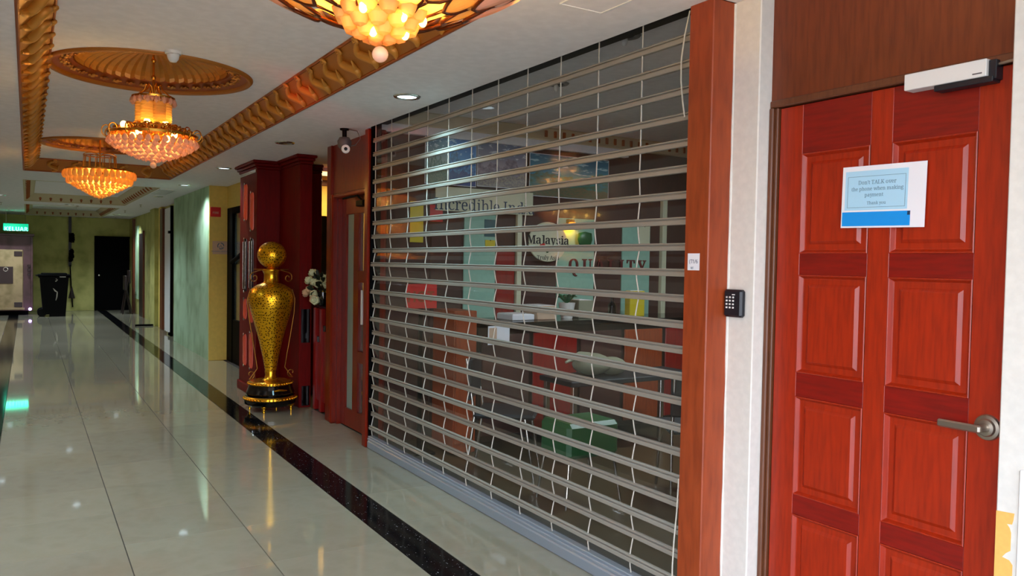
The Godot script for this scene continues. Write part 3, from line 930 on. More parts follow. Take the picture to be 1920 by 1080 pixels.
# ------------------------------------------------------------------ reception tower, counter, recess
func reception_build() -> void:
	var t := thing("pillar_tower", "tall stepped dark red lacquered pillar with glossy tubes", "pillar", Vector3.ZERO, "", "structure")
	pbox(t, "tall_block", Vector3(2.09, 0, -9.40), Vector3(2.80, 2.46, -8.62), M.red_lacquer, 0.006)
	var tf := thing("pillar_front", "lower stepped front of the dark red lacquered pillar behind the gold urn", "pillar", Vector3.ZERO, "", "structure")
	pbox(tf, "block", Vector3(2.33, 0, -8.62), Vector3(2.455, 2.46, -7.86), M.red_lacquer, 0.006)
	# crown mouldings
	for q in [[2.46, 2.49, 0.012], [2.49, 2.52, 0.032], [2.52, 2.55, 0.055]]:
		pbox(t, "crown", Vector3(2.09 - q[2], q[0], -9.40 - q[2]), Vector3(2.80, q[1], -8.62 + q[2]), M.red_lacquer, 0.008)
		pbox(tf, "crown", Vector3(2.33 - q[2], q[0], -8.54), Vector3(2.455 + q[2] * 0.6, q[1], -7.86 + q[2]), M.red_lacquer, 0.008)
	pbox(t, "metal_band", Vector3(2.082, 2.425, -9.36), Vector3(2.092, 2.46, -8.66), M.chrome, 0.003)
	pbox(t, "plinth", Vector3(2.07, 0, -9.42), Vector3(2.80, 0.10, -8.61), M.red_lacquer, 0.006)
	# glossy vertical tubes, staggered in pairs
	var tubes := [[-9.10, 1.93, 2.33, "r"], [-8.81, 1.81, 2.22, "r"], [-9.10, 1.13, 1.72, "c"], [-8.81, 1.15, 1.72, "c"], [-9.10, 0.82, 1.05, "r"], [-8.81, 0.80, 1.09, "r"], [-9.10, 0.30, 0.65, "r"], [-8.81, 0.30, 0.70, "r"]]
	for q in tubes:
		var r := 0.062
		var pts := []
		var k := MB.new()
		# flattened half tube with domed ends
		k.tube([Vector3(0, q[1], 0), Vector3(0, q[1] + 0.012, 0), Vector3(0, q[1] + 0.04, 0), Vector3(0, q[2] - 0.04, 0), Vector3(0, q[2] - 0.012, 0), Vector3(0, q[2], 0)], [0.02, 0.045, r, r, 0.045, 0.02], 20)
		var o := put(t, "tube", k.done(), M.tube_red if q[3] == "r" else M.tube_clear, Vector3(2.088, 0, q[0]))
		o.scale = Vector3(0.4, 1, 1)
		for yy in [q[1], q[2]]:
			var c := MB.new()
			c.ball(Vector3.ZERO, 0.016, 10, 6)
			put(o, "end_stud", c.done(), M.chrome, Vector3(-0.05, yy, 0))
		if q[3] == "c":
			for zz in [-0.055, 0.055]:
				ptube(o, "chrome_edge", [Vector3(-0.05, q[1] + 0.03, zz), Vector3(-0.05, q[2] - 0.03, zz)], 0.008, M.chrome, 6)
	# reception counter between tower and timber block
	var c := thing("reception_counter", "red and black fluted reception counter beside the glazed door", "counter", Vector3(2.47, 0, -7.48))
	pbox(c, "carcass", Vector3(0.02, 0, -0.30), Vector3(0.50, 1.02, 0.31), M.black_paint)
	pbox(c, "top", Vector3(0.0, 1.02, -0.30), Vector3(0.54, 1.05, 0.31), M.black_lacquer, 0.006)
	var z := -0.30
	var i := 0
	for w in [0.07, 0.12, 0.07, 0.13, 0.07, 0.15]:
		if i % 2 == 0:
			pbox(c, "upright_board", Vector3(-0.02, 0.0, z), Vector3(0.03, 1.02, z + w), M.red_board, 0.006)
		else:
			pbox(c, "low_board", Vector3(0.0, 0.10, z), Vector3(0.03, 0.62 + 0.06 * (i % 4), z + w), M.red_board, 0.004)
			pbox(c, "lip", Vector3(-0.008, 0.62 + 0.06 * (i % 4), z), Vector3(0.03, 0.68 + 0.06 * (i % 4), z + w * 0.6), M.black_lacquer, 0.004)
		z += w
		i += 1
	# black inset on the tower's near face
	pbox(tf, "inset", Vector3(2.35, 0.66, -7.862), Vector3(2.44, 1.00, -7.854), M.black_lacquer)
	pbox(tf, "inset", Vector3(2.36, 0.02, -7.862), Vector3(2.44, 0.22, -7.854), M.black_lacquer)
	# flowers on the counter
	var f := thing("flower_arrangement", "white and peach artificial roses in a dark pot on the counter", "flowers", Vector3(2.50, 1.052, -7.63))
	plathe(f, "pot", [Vector2(0.0, 0.0), Vector2(0.06, 0.0), Vector2(0.085, 0.06), Vector2(0.08, 0.13), Vector2(0.06, 0.135), Vector2(0.0, 0.12)], 20, M.black_lacquer)
	var rk := MB.new()
	rk.lathe([Vector2(0.006, -0.022), Vector2(0.022, -0.016), Vector2(0.031, 0.0), Vector2(0.028, 0.014), Vector2(0.020, 0.016)], 15, Vector3.ZERO, true, 0.10, 5, 1, 4)
	rk.lathe([Vector2(0.018, -0.006), Vector2(0.021, 0.010), Vector2(0.015, 0.024), Vector2(0.010, 0.020)], 12, Vector3.ZERO, true, 0.12, 4, 0, 3)
	rk.lathe([Vector2(0.010, 0.006), Vector2(0.010, 0.022), Vector2(0.004, 0.030), Vector2(0.0, 0.029)], 9, Vector3.ZERO, true, 0.15, 3, 0, 2)
	var rose := rk.done()
	var lk := MB.new()
	lk.quad(Vector3(-0.018, 0, 0.03), Vector3(0.0, 0.008, 0.0), Vector3(0.0, 0.012, 0.06), Vector3(-0.014, 0.004, 0.05))
	lk.quad(Vector3(0.0, 0.008, 0.0), Vector3(0.018, 0, 0.03), Vector3(0.014, 0.004, 0.05), Vector3(0.0, 0.012, 0.06))
	var leaf := lk.done()
	var spots := [[-0.055, 0.315, -0.17], [0.07, 0.325, 0.02], [0.03, 0.29, 0.13], [-0.085, 0.24, -0.2], [-0.07, 0.225, -0.07], [-0.06, 0.21, 0.02], [0.0, 0.205, 0.12], [-0.09, 0.15, -0.15], [-0.11, 0.115, -0.2], [-0.10, 0.105, 0.02], [-0.11, 0.06, 0.05], [-0.12, 0.055, 0.13], [0.05, 0.26, -0.12], [0.06, 0.16, 0.1], [0.1, 0.22, -0.03]]
	for q in spots.size():
		var o := put(f, "rose", rose, M.rose_peach if q in [7, 8, 10] else M.rose, Vector3(spots[q][0], spots[q][1], spots[q][2]))
		var out := Vector3(spots[q][0], spots[q][1] - 0.08, spots[q][2]).normalized()
		o.basis = Basis(Quaternion(Vector3.UP, (out + Vector3(-0.5, 0.3, 0.3)).normalized())).scaled(Vector3.ONE * 1.45)
		var st := MB.new()
		st.tube([Vector3(0, 0.11, 0), Vector3(spots[q][0] * 0.5, maxf(spots[q][1] * 0.7, 0.13), spots[q][2] * 0.5), Vector3(spots[q][0], spots[q][1] - 0.01, spots[q][2])], 0.003, 4)
		put(f, "stem", st.done(), M.leaf)
	for q in 46:
		var dir := Vector3(rng.randf_range(-1, 1), rng.randf_range(-0.25, 1), rng.randf_range(-1, 1)).normalized()
		var o := put(f, "leaf", leaf, M.leaf, Vector3(0, 0.15, 0) + dir * Vector3(0.10, 0.15, 0.17) * rng.randf_range(0.5, 1.0))
		o.basis = Basis.looking_at(-dir, Vector3(0.1, 1, 0.2)) * Basis(Vector3.FORWARD, rng.randf() * 6.0).scaled(Vector3.ONE * 1.3)
	pbox(self, "tissue_box", Vector3(2.62, 1.05, -7.40), Vector3(2.69, 1.14, -7.32), M.white_plastic, 0.004)
	tag(get_node("tissue_box"), "small white box on the counter by the flowers", "box")
	# recess behind the counter: yellow wall with a dark doorway, fluorescent lamp
	var w := thing("wall_recess", "yellow wall with dark doorway behind the reception counter", "wall", Vector3.ZERO, "", "structure")
	pbox(w, "plaster", Vector3(2.80, 2.035, -9.50), Vector3(6.3, 2.55, -9.40), M.yellow_wall)
	pbox(w, "plaster", Vector3(3.26, 0, -9.50), Vector3(6.3, 2.035, -9.40), M.yellow_wall)
	pbox(w, "doorway_jamb", Vector3(3.22, 0, -9.50), Vector3(3.26, 2.035, -9.39), M.brown_wood, 0.004)
	pbox(w, "picture_rail", Vector3(2.80, 2.40, -9.41), Vector3(6.3, 2.47, -9.38), M.brown_wood, 0.004)
	pbox(w, "side_plaster", Vector3(4.9, 0, -9.40), Vector3(5.0, 2.55, -6.20), M.yellow_wall)
	var l := thing("tube_light", "warm fluorescent tube fitting glimpsed between pillar and timber wall", "light", Vector3(2.98, 2.49, -8.85))
	pbox(l, "housing", Vector3(-0.30, 0.02, -0.04), Vector3(0.30, 0.06, 0.04), M.white_plastic, 0.004)
	ptube(l, "lamp_tube", [Vector3(-0.28, -0.005, 0), Vector3(0.28, -0.005, 0)], 0.022, M.tube_lamp, 12)
	var al := AreaLight3D.new()
	al.name = "tube_glow_light"
	al.area_size = Vector2(0.5, 0.05)
	al.light_color = Color(1.0, 0.86, 0.62)
	al.light_energy = 2.0
	al.shadow_enabled = true
	l.add_child(al, true)
	al.position = Vector3(0, -0.035, 0)
	al.rotation.x = -PI / 2

# ------------------------------------------------------------------ far half of the corridor
func far_build() -> void:
	var g := thing("wall_green", "pale green stained wall block with a yellow end face", "wall", Vector3.ZERO, "", "structure")
	pbox(g, "green_face", Vector3(2.25, 0, -15.30), Vector3(2.40, 2.55, -12.095), M.green_wall)
	pbox(g, "yellow_face", Vector3(2.25, 0, -12.095), Vector3(2.53, 2.55, -12.06), M.yellow_wall, 0.004)
	pbox(g, "core", Vector3(2.40, 0, -15.30), Vector3(4.9, 2.55, -12.095), M.cream_wall)
	pbox(g, "header", Vector3(2.50, 2.23, -12.06), Vector3(2.60, 2.55, -9.40), M.yellow_wall)
	var w := thing("wall_far", "dull yellow corridor wall of shallow bays near the end", "wall", Vector3.ZERO, "", "structure")
	pbox(w, "plaster", Vector3(2.45, 0, -24.6), Vector3(2.7, 2.55, -15.30), M.olive_wall)
	pbox(w, "pilaster", Vector3(2.33, 0, -19.2), Vector3(2.46, 2.55, -18.5), M.olive_wall, 0.006)
	pbox(w, "brown_post", Vector3(2.36, 0, -17.9), Vector3(2.46, 2.50, -17.55), M.brown_wood, 0.006)
	pbox(w, "yellow_post", Vector3(2.38, 0, -18.25), Vector3(2.46, 2.55, -17.9), M.yellow_wall, 0.006)
	pbox(w, "bay_panel", Vector3(2.43, 0.4, -23.0), Vector3(2.46, 2.3, -22.3), M.green_wall)
	pbox(w, "brown_post", Vector3(2.40, 0, -23.45), Vector3(2.46, 2.5, -23.15), M.brown_wood)
	var d := thing("door_4", "dark brown closed door in the far corridor wall", "door", Vector3.ZERO, "", "structure")
	pbox(d, "leaf", Vector3(2.425, 0, -22.1), Vector3(2.46, 2.08, -21.25), M.dark_wood, 0.006)
	pbox(d, "frame", Vector3(2.41, 0, -21.25), Vector3(2.46, 2.14, -21.17), M.brown_wood, 0.006)
	# black door in the end wall
	var e := thing("door_3", "black door in the end wall of the corridor", "door", Vector3.ZERO, "", "structure")
	pbox(e, "leaf", Vector3(1.62, 0, -24.5), Vector3(2.44, 2.0, -24.46), M.black_paint, 0.006)
	pbox(e, "frame", Vector3(1.57, 0, -24.5), Vector3(1.62, 2.05, -24.43), M.black_paint, 0.006)
	pbox(e, "frame", Vector3(1.57, 2.0, -24.5), Vector3(2.45, 2.05, -24.43), M.black_paint, 0.006)
	var kn := MB.new()
	kn.ball(Vector3(1.68, 0.97, -24.42), 0.035, 12, 8)
	put(e, "knob", kn.done(), M.chrome)
	# glass door beside the yellow face
	var q := thing("door_5", "black framed glass door beside the yellow wall end", "door", Vector3(2.52, 0, 0), "", "structure")
	pbox(q, "frame", Vector3(-0.02, 0, -12.06), Vector3(0.05, 2.23, -11.72), M.black_paint, 0.006)
	pbox(q, "frame", Vector3(-0.02, 2.14, -11.72), Vector3(0.05, 2.23, -9.42), M.black_paint, 0.006)
	pbox(q, "kick_rail", Vector3(-0.01, 0, -11.72), Vector3(0.04, 0.62, -9.42), M.black_paint, 0.006)
	pbox(q, "pane", Vector3(0.01, 0.62, -11.72), Vector3(0.016, 2.14, -9.42), M.door_glass)
	ptube(q, "push_bar", [Vector3(-0.03, 1.44, -11.72), Vector3(-0.03, 1.53, -11.25), Vector3(-0.03, 1.60, -10.9)], 0.03, M.black_paint, 8)
	pbox(q, "blind", Vector3(0.30, 0, -12.05), Vector3(0.34, 2.5, -9.50), M.mint_wall)
	# red alarm sign and pale notice on the yellow face
	var r := thing("red_sign", "square red sign on the yellow wall end", "sign", Vector3(2.335, 2.17, -12.06))
	pbox(r, "plate", Vector3(-0.072, -0.07, 0), Vector3(0.072, 0.07, 0.012), M.sign_red, 0.003)
	text(r, "lettering", "FIRE", 0.030, Vector3(0, -0.012, 0.0125), 0, M.sign_pale, "Droid Sans", 0.001, true)
	var n := thing("wall_notice", "pale notice with a round emblem on the yellow wall end", "notice", Vector3(2.41, 1.652, -12.06))
	pbox(n, "sheet", Vector3(-0.115, -0.095, 0), Vector3(0.115, 0.095, 0.004), M.sign_pale)
	var em := MB.new()
	for a in 3:
		var pts := []
		for s in 9:
			var an := TAU * a / 3.0 + s * 0.2
			pts.append(Vector3(cos(an) * 0.042, 0.025 + sin(an) * 0.042, 0.006))
		em.tube(pts, 0.007, 5)
	em.tube([Vector3(-0.02, 0.0, 0.006), Vector3(0.0, 0.04, 0.006), Vector3(0.015, 0.0, 0.006)], 0.005, 5)
	put(n, "emblem", em.done(), M.ink)
	text(n, "lettering", "DILARANG MEROKOK", 0.020, Vector3(0, -0.055, 0.0045), 0, M.ink, "Droid Sans", 0.001)
	# folded white gate with black floor track
	var fg := thing("folding_gate", "folded white accordion gate standing against the corridor wall", "gate", Vector3(2.31, 0, -16.5))
	for i in 6:
		var a := 0.12 * (1 if i % 2 == 0 else -1)
		var o := pbox(fg, "leaf", Vector3(-0.01, 0.05, -0.055), Vector3(0.01, 2.45, 0.055), M.white_paint, 0.003)
		o.position = Vector3(0.03, 0, -0.30 + i * 0.115)
		o.rotation.y = a * 4
	pbox(fg, "hinge_post", Vector3(0.0, 0, 0.34), Vector3(0.05, 2.48, 0.39), M.black_paint, 0.004)
	pbox(fg, "latch", Vector3(-0.04, 1.95, 0.32), Vector3(0.02, 2.0, 0.44), M.black_paint, 0.004)
	pbox(fg, "foot_hinge", Vector3(-0.03, 0.01, 0.30), Vector3(0.03, 0.07, 0.42), M.black_paint, 0.004)
	pbox(self, "floor_track", Vector3(1.98, 0.0, -18.75), Vector3(2.44, 0.035, -18.66), M.black_paint, 0.004)
	tag(get_node("floor_track"), "short black bar lying across the floor by the pilaster", "bar")
	# folded dark chair against the far wall
	var ch := thing("folded_chair", "dark brown folded chair leaning by the black end door", "chair", Vector3(2.30, 0, -22.8))
	pbox(ch, "seat", Vector3(-0.16, 0.62, -0.22), Vector3(-0.10, 1.0, 0.22), M.dark_wood, 0.01)
	pbox(ch, "backrest", Vector3(-0.06, 0.80, -0.22), Vector3(-0.02, 1.14, 0.22), M.dark_wood, 0.01)
	for s in [-0.2, 0.2]:
		ptube(ch, "leg", [Vector3(-0.20, 0.0, s), Vector3(-0.04, 1.1, s)], 0.018, M.dark_wood, 6)
		ptube(ch, "leg", [Vector3(0.02, 0.0, s), Vector3(-0.14, 0.8, s)], 0.018, M.dark_wood, 6)
	# wheeled bin
	var b := thing("wheelie_bin", "black wheeled rubbish bin with hinged lid by the end wall", "bin", Vector3(0.56, 0, -22.5))
	var k := MB.new()
	var lo := [Vector2(-0.24, 0.30), Vector2(0.24, 0.30), Vector2(0.24, -0.30), Vector2(-0.24, -0.30)]
	for s in 4:
		var p0: Vector2 = lo[s]
		var p1: Vector2 = lo[(s + 1) % 4]
		k.quad(Vector3(p0.x, 0.06, p0.y), Vector3(p1.x, 0.06, p1.y), Vector3(p1.x * 1.28, 0.98, p1.y * 1.2), Vector3(p0.x * 1.28, 0.98, p0.y * 1.2))
	k.quad(Vector3(-0.24, 0.06, -0.3), Vector3(0.24, 0.06, -0.3), Vector3(0.24, 0.06, 0.3), Vector3(-0.24, 0.06, 0.3))
	put(b, "body", k.done(), M.black_plastic)
	pbox(b, "rim", Vector3(-0.335, 0.95, -0.38), Vector3(0.335, 0.99, 0.38), M.black_plastic, 0.012)
	var lid := MB.new()
	lid.cbox(Vector3(-0.35, 0.99, -0.39), Vector3(0.35, 1.03, 0.39), 0.015)
	lid.cbox(Vector3(-0.28, 1.03, -0.32), Vector3(0.28, 1.06, 0.32), 0.015)
	put(b, "lid", lid.done(), M.black_plastic)
	ptube(b, "push_handle", [Vector3(-0.34, 1.0, -0.40), Vector3(-0.38, 1.0, -0.2), Vector3(-0.38, 1.0, 0.2), Vector3(-0.34, 1.0, 0.40)], 0.015, M.black_plastic, 8)
	for s in [-0.27, 0.27]:
		var wk := MB.new()
		wk.lathe([Vector2(0.0, -0.03), Vector2(0.09, -0.03), Vector2(0.10, -0.02), Vector2(0.10, 0.02), Vector2(0.09, 0.03), Vector2(0.0, 0.03)], 18)
		var o := put(b, "wheel", wk.done(), M.black_plastic, Vector3(-0.26, 0.10, s))
		o.rotation.x = PI / 2
	pbox(b, "front_foot", Vector3(-0.1, 0.0, -0.28), Vector3(0.24, 0.07, 0.28), M.black_plastic, 0.006)
	var mk := MB.new()
	mk.tube([Vector3(0.02, 0.86, 0.345), Vector3(0.06, 0.90, 0.348), Vector3(0.03, 0.93, 0.352)], 0.016, 5)
	mk.tube([Vector3(-0.03, 0.70, 0.335), Vector3(0.02, 0.63, 0.332), Vector3(0.06, 0.60, 0.331), Vector3(0.05, 0.48, 0.325), Vector3(0.03, 0.40, 0.322)], [0.008, 0.018, 0.014, 0.014, 0.006], 5)
	put(b, "emblem", mk.done(), M.white_plastic)
	pbox(b, "label_plate", Vector3(0.11, 0.965, 0.378), Vector3(0.24, 0.985, 0.386), M.white_plastic)
	# old vault safe
	var s := thing("vault_safe", "large old safe with mauve frame and cream steel door", "safe", Vector3(0, 0, -23.0))
	pbox(s, "frame", Vector3(-0.92, 0.10, -1.0), Vector3(0.12, 2.0, -0.04), M.safe_mauve, 0.02)
	pbox(s, "cap", Vector3(-0.94, 1.96, -1.0), Vector3(0.15, 2.02, 0.0), M.safe_mauve, 0.01)
	pbox(s, "side_flange", Vector3(0.07, 0.12, -0.06), Vector3(0.12, 1.94, 0.01), M.safe_mauve, 0.008)
	pbox(s, "base", Vector3(-0.90, 0.0, -0.9), Vector3(0.02, 0.10, -0.08), M.black_paint)
	pbox(s, "door", Vector3(-0.86, 0.16, -0.04), Vector3(-0.09, 1.62, 0.0), M.safe_cream, 0.015)
	pbox(s, "sill", Vector3(-0.92, 0.13, -0.04), Vector3(-0.06, 0.18, 0.05), M.safe_cream, 0.006)
	pbox(s, "lock_plate", Vector3(-0.64, 0.78, 0.0), Vector3(-0.30, 1.20, 0.012), M.safe_plate, 0.004)
	pbox(s, "hinge", Vector3(-0.28, 1.46, 0.0), Vector3(-0.11, 1.58, 0.02), M.safe_plate, 0.006)
	pbox(s, "hinge", Vector3(-0.28, 0.20, 0.0), Vector3(-0.11, 0.32, 0.02), M.safe_plate, 0.006)
	var dk := MB.new()
	var ring := []
	for a in 25:
		ring.append(Vector3(cos(TAU * a / 24.0) * 0.045, sin(TAU * a / 24.0) * 0.045, 0.02))
	dk.tube(ring, 0.014, 6, false)
	put(s, "dial_ring", dk.done(), M.chrome, Vector3(-0.455, 1.133, 0))
	for i in 3:
		pbox(s, "latch", Vector3(0.0, 0.98 + i * 0.11, -0.04), Vector3(0.07, 1.04 + i * 0.11, 0.03), M.safe_plate, 0.006)
	var il := MB.new()
	il.ball(Vector3.ZERO, 0.038, 12, 8)
	var io := put(s, "indicator_lamp", il.done(), M.indicator, Vector3(0.055, 0.15, 0.06))
	omni(s, Vector3(0.055, 0.15, 0.06), Color(0.75, 0.6, 1.0), 0.02)
	# conduit with cable clumps on the end wall
	var cc := thing("cable_conduit", "dark vertical conduit with tangled cable clumps on the end wall", "conduit", Vector3(0.985, 0, -24.47))
	pbox(cc, "trunking", Vector3(-0.035, 1.2, -0.03), Vector3(0.035, 2.55, 0.02), M.dark_wood)
	ptube(cc, "cable", [Vector3(0.0, 1.25, 0.02), Vector3(0.02, 0.8, 0.02), Vector3(0.03, 0.5, 0.02), Vector3(0.06, 0.1, 0.02)], 0.018, M.black_paint, 6)
	for p in [[1.98, 0.13, 0.10], [1.55, 0.13, 0.09], [1.42, 0.09, 0.07]]:
		var cm := MB.new()
		for i in 14:
			var pts := []
			for j in 7:
				pts.append(Vector3(rng.randf_range(-0.03, p[2]), p[0] + rng.randf_range(-p[1], p[1]), rng.randf_range(0.0, 0.08)))
			cm.tube(pts, 0.014, 5)
		put(cc, "cable_clump", cm.done(), M.black_paint)
	var bs := MB.new()
	for i in 40:
		var x := rng.randf_range(-0.04, 0.11)
		bs.tube([Vector3(0.04, 0.66, 0.05), Vector3(x, 0.34, 0.05 + rng.randf_range(-0.02, 0.02))], 0.008, 4)
	put(cc, "frayed_end", bs.done(), M.dark_wood)
	# exit sign hung over the safe
	var x := thing("exit_sign", "glowing green exit sign hanging above the old safe", "sign", Vector3(-0.235, 2.165, -22.6))
	pbox(x, "lamp_box", Vector3(-0.26, -0.085, -0.03), Vector3(0.26, 0.085, 0.03), M.exit_green, 0.006)
	text(x, "lettering", "KELUAR", 0.095, Vector3(0, -0.045, 0.031), 0, M.exit_letter, "Droid Sans", 0.002, true)
	ptube(x, "hanger", [Vector3(-0.2, 0.085, 0), Vector3(-0.2, 0.35, 0)], 0.006, M.chrome)
	ptube(x, "hanger", [Vector3(0.2, 0.085, 0), Vector3(0.2, 0.35, 0)], 0.006, M.chrome)
	var el := AreaLight3D.new()
	el.name = "exit_glow_light"
	el.area_size = Vector2(0.5, 0.16)
	el.light_color = Color(0.1, 1.0, 0.75)
	el.light_energy = 0.10
	el.shadow_enabled = true
	x.add_child(el, true)
	el.position = Vector3(0, 0, 0.045)
	el.rotation.y = PI

# ------------------------------------------------------------------ ceiling medallions
func medallions() -> void:
	var zs := [-1.75, -5.65, -9.65]
	var lab := ["orange-gold ribbed ceiling dome over the lotus chandelier", "orange-gold ribbed ceiling dome over the tiered crystal chandelier", "orange-gold ribbed ceiling dome over the amber bowl chandelier"]
	var rim := MB.new()
	rim.lathe([Vector2(0.575, 0.008), Vector2(0.580, -0.010), Vector2(0.592, -0.020), Vector2(0.606, -0.018), Vector2(0.617, -0.006), Vector2(0.617, 0.002)], 72, Vector3.ZERO, true)
	var rim_m := rim.done()
	var band := MB.new()
	band.lathe([Vector2(0.0, 0.172), Vector2(0.455, 0.050), Vector2(0.462, 0.034), Vector2(0.470, 0.036), Vector2(0.578, 0.004)].slice(1), 72)
	var band_m := band.done()
	var dome := MB.new()
	var ribs := 44
	var sub := 4
	for s in ribs * sub:
		for i in 8:
			var P := []
			for c in [[0, 0], [0, 1], [1, 1], [1, 0]]:
				var t: float = (i + c[0]) / 8.0
				var a: float = TAU * (s + c[1]) / float(ribs * sub)
				var rr := 0.458 * cos(t * PI / 2 * 0.93)
				var yy := 0.045 + 0.125 * sin(t * PI / 2)
				var wv := 0.5 - 0.5 * cos(ribs * a)
				var dd := 0.013 * wv * (1.0 - t * 0.8)
				P.append(Vector3(cos(a) * (rr - dd * 0.8), yy - dd * 0.8, sin(a) * (rr - dd * 0.8)))
			dome.quad(P[0], P[1], P[2], P[3])
	dome.lathe([Vector2(0.0, 0.158), Vector2(0.05, 0.158), Vector2(0.065, 0.172)], 24)
	var dome_m := dome.done()
	var ros := MB.new()
	ros.ball(Vector3(0, -0.004, 0), 0.016, 8, 4, 0.6)
	for p in 5:
		var a := TAU * p / 5
		ros.ball(Vector3(cos(a) * 0.022, 0.0, sin(a) * 0.022), 0.012, 6, 4, 0.6)
	var ros_m := ros.done()
	for i in 3:
		var m := thing("ceiling_medallion", lab[i], "ceiling dome", Vector3(0.704, 2.70, zs[i]))
		put(m, "rim", rim_m, M.gold_trim)
		put(m, "band", band_m, M.gold_deep)
		put(m, "ribbed_dome", dome_m, M.gold_ornament)
		for q in 36:
			var a := TAU * q / 36
			put(m, "rosette", ros_m, M.gold_trim if q % 2 == 0 else M.gold_ornament, Vector3(cos(a) * 0.510, 0.015, sin(a) * 0.510))
		var cap := MB.new()
		cap.lathe([Vector2(0.612, 0.0), Vector2(0.612, 0.19), Vector2(0.0, 0.19)], 48)
		put(m, "shell", cap.done(), M.ceiling_white)

# ------------------------------------------------------------------ chandeliers
func drop_mesh(r: float, h: float, facets := 6) -> ArrayMesh:
	var k := MB.new()
	k.lathe([Vector2(0.0, -h), Vector2(r, -h * 0.62), Vector2(r * 0.75, -h * 0.25), Vector2(r * 0.2, 0.0), Vector2(0, 0.0)], facets)
	return k.done()

func petal(l: float, w: float, cup: float) -> Array:
	# scooped petal: root at origin, running along +x and rising; returns [sheet, rim]
	var k := MB.new()
	var nu := 8
	var nv := 6
	var P := func(u: float, vv: float) -> Vector3:
		var half := w * 0.5 * pow(sin(PI * 0.5 * minf(1.0, 0.004 + u * 1.5)), 0.6)
		var s := (vv - 0.5) * 2.0
		return Vector3(l * u, 0.30 * l * u + 0.18 * l * u * u + cup * s * s * minf(1.0, u * 3.0), half * s)
	for i in nu:
		for j in nv:
			var a: Vector3 = P.call(i / float(nu), j / float(nv))
			var b: Vector3 = P.call((i + 1) / float(nu), j / float(nv))
			var c: Vector3 = P.call((i + 1) / float(nu), (j + 1) / float(nv))
			var d: Vector3 = P.call(i / float(nu), (j + 1) / float(nv))
			k.quad(a, b, c, d)
	var r := MB.new()
	var pts := []
	for i in range(nu * 2, 0, -1): pts.append(P.call(i / float(nu * 2), 0.0))
	for i in range(0, nu * 2 + 1): pts.append(P.call(i / float(nu * 2), 1.0))
	r.tube(pts, 0.0050, 5)
	return [k.done(), r.done()]

func chandelier_lotus(at: Vector3) -> void:
	var c := thing("chandelier", "lotus chandelier of amber glass petals with bronze rims, above the shutter", "chandelier", at)
	var y0 := -0.635
	plathe(c, "canopy", [Vector2(0.0, 0.13), Vector2(0.09, 0.135), Vector2(0.075, 0.165), Vector2(0.0, 0.17)], 24, M.brass)
	ptube(c, "stem", [Vector3(0, 0.14, 0), Vector3(0, y0 + 0.06, 0)], 0.010, M.brass, 10)
	plathe(c, "hub", [Vector2(0.0, y0 + 0.05), Vector2(0.05, y0 + 0.055), Vector2(0.07, y0 + 0.09), Vector2(0.03, y0 + 0.13), Vector2(0.012, y0 + 0.2)], 24, M.brass, Vector3.ZERO, true)
	plathe(c, "upper_ring", [Vector2(0.27, y0 + 0.24), Vector2(0.285, y0 + 0.235), Vector2(0.29, y0 + 0.25), Vector2(0.275, y0 + 0.255), Vector2(0.27, y0 + 0.24)], 40, M.bronze)
	for k in 6:
		var a := TAU * k / 6
		var d := Vector3(cos(a), 0, sin(a))
		ptube(c, "arm", [Vector3(0, y0 + 0.16, 0), d * 0.12 + Vector3(0, y0 + 0.13, 0), d * 0.22 + Vector3(0, y0 + 0.18, 0), d * 0.278 + Vector3(0, y0 + 0.245, 0)], 0.007, M.brass, 6)
	var layers := [[9, 0.080, 0.004, 0.150, 0.150, 0.012, 0.0], [12, 0.150, 0.012, 0.150, 0.160, 0.014, 0.14], [15, 0.215, 0.030, 0.150, 0.155, 0.014, 0.05]]
	for li in 3:
		var q = layers[li]
		var pm := petal(q[3], q[4], q[5])
		for k in q[0]:
			var a: float = TAU * k / q[0] + q[6]
			var o := put(c, "petal", pm[0], M.amber_petal if li < 2 else M.crystal)
			o.transform = Transform3D(Basis(Vector3.UP, -a), Vector3(cos(a) * q[1], y0 + q[2], sin(a) * q[1]))
			put(o, "petal_rim", pm[1], M.bronze)
	# crystal cluster at the heart
	var bk := MB.new()
	bk.lathe([Vector2(0.0, -0.026), Vector2(0.016, -0.020), Vector2(0.026, 0.0), Vector2(0.016, 0.020), Vector2(0.0, 0.026)], 8)
	var bead := bk.done()
	var rows := [[0.088, 0.012, 12], [0.070, -0.010, 10], [0.046, -0.025, 7], [0.020, -0.034, 3]]
	for r in rows:
		for k in r[2]:
			var a: float = TAU * k / r[2] + r[0] * 20
			put(c, "bead", bead, M.amber_petal, Vector3(cos(a) * r[0], y0 + r[1], sin(a) * r[0]))
	var fk := MB.new()
	fk.ball(Vector3.ZERO, 0.019, 14, 10)
	put(c, "finial_ball", fk.done(), M.crystal, Vector3(0, y0 - 0.082, 0))
	var blb := MB.new()
	blb.ball(Vector3.ZERO, 0.017, 10, 8, 1.3)
	var bm := blb.done()
	for k in 8:
		var a := TAU * k / 8 + 0.2
		var r := 0.05 if k % 2 == 0 else 0.15
		var p := Vector3(cos(a) * r, y0 + (0.015 if k % 2 == 0 else 0.075), sin(a) * r)
		put(c, "bulb", bm, M.warm_bulb, p)
		omni(c, p, Color(1.0, 0.78, 0.42), 0.20, 0.015)
	for p in [Vector3(-0.07, -0.004, 0.072), Vector3(0.02, -0.012, 0.085), Vector3(0.085, -0.004, 0.05), Vector3(-0.03, -0.040, 0.03), Vector3(0.045, -0.038, 0.04), Vector3(-0.02, 0.03, 0.10)]:
		var q := put(c, "bulb", bm, M.warm_bulb, p + Vector3(0, y0, 0))
		q.scale = Vector3.ONE * 0.6
		omni(c, p + Vector3(0, y0, 0), Color(1.0, 0.78, 0.42), 0.04, 0.01)

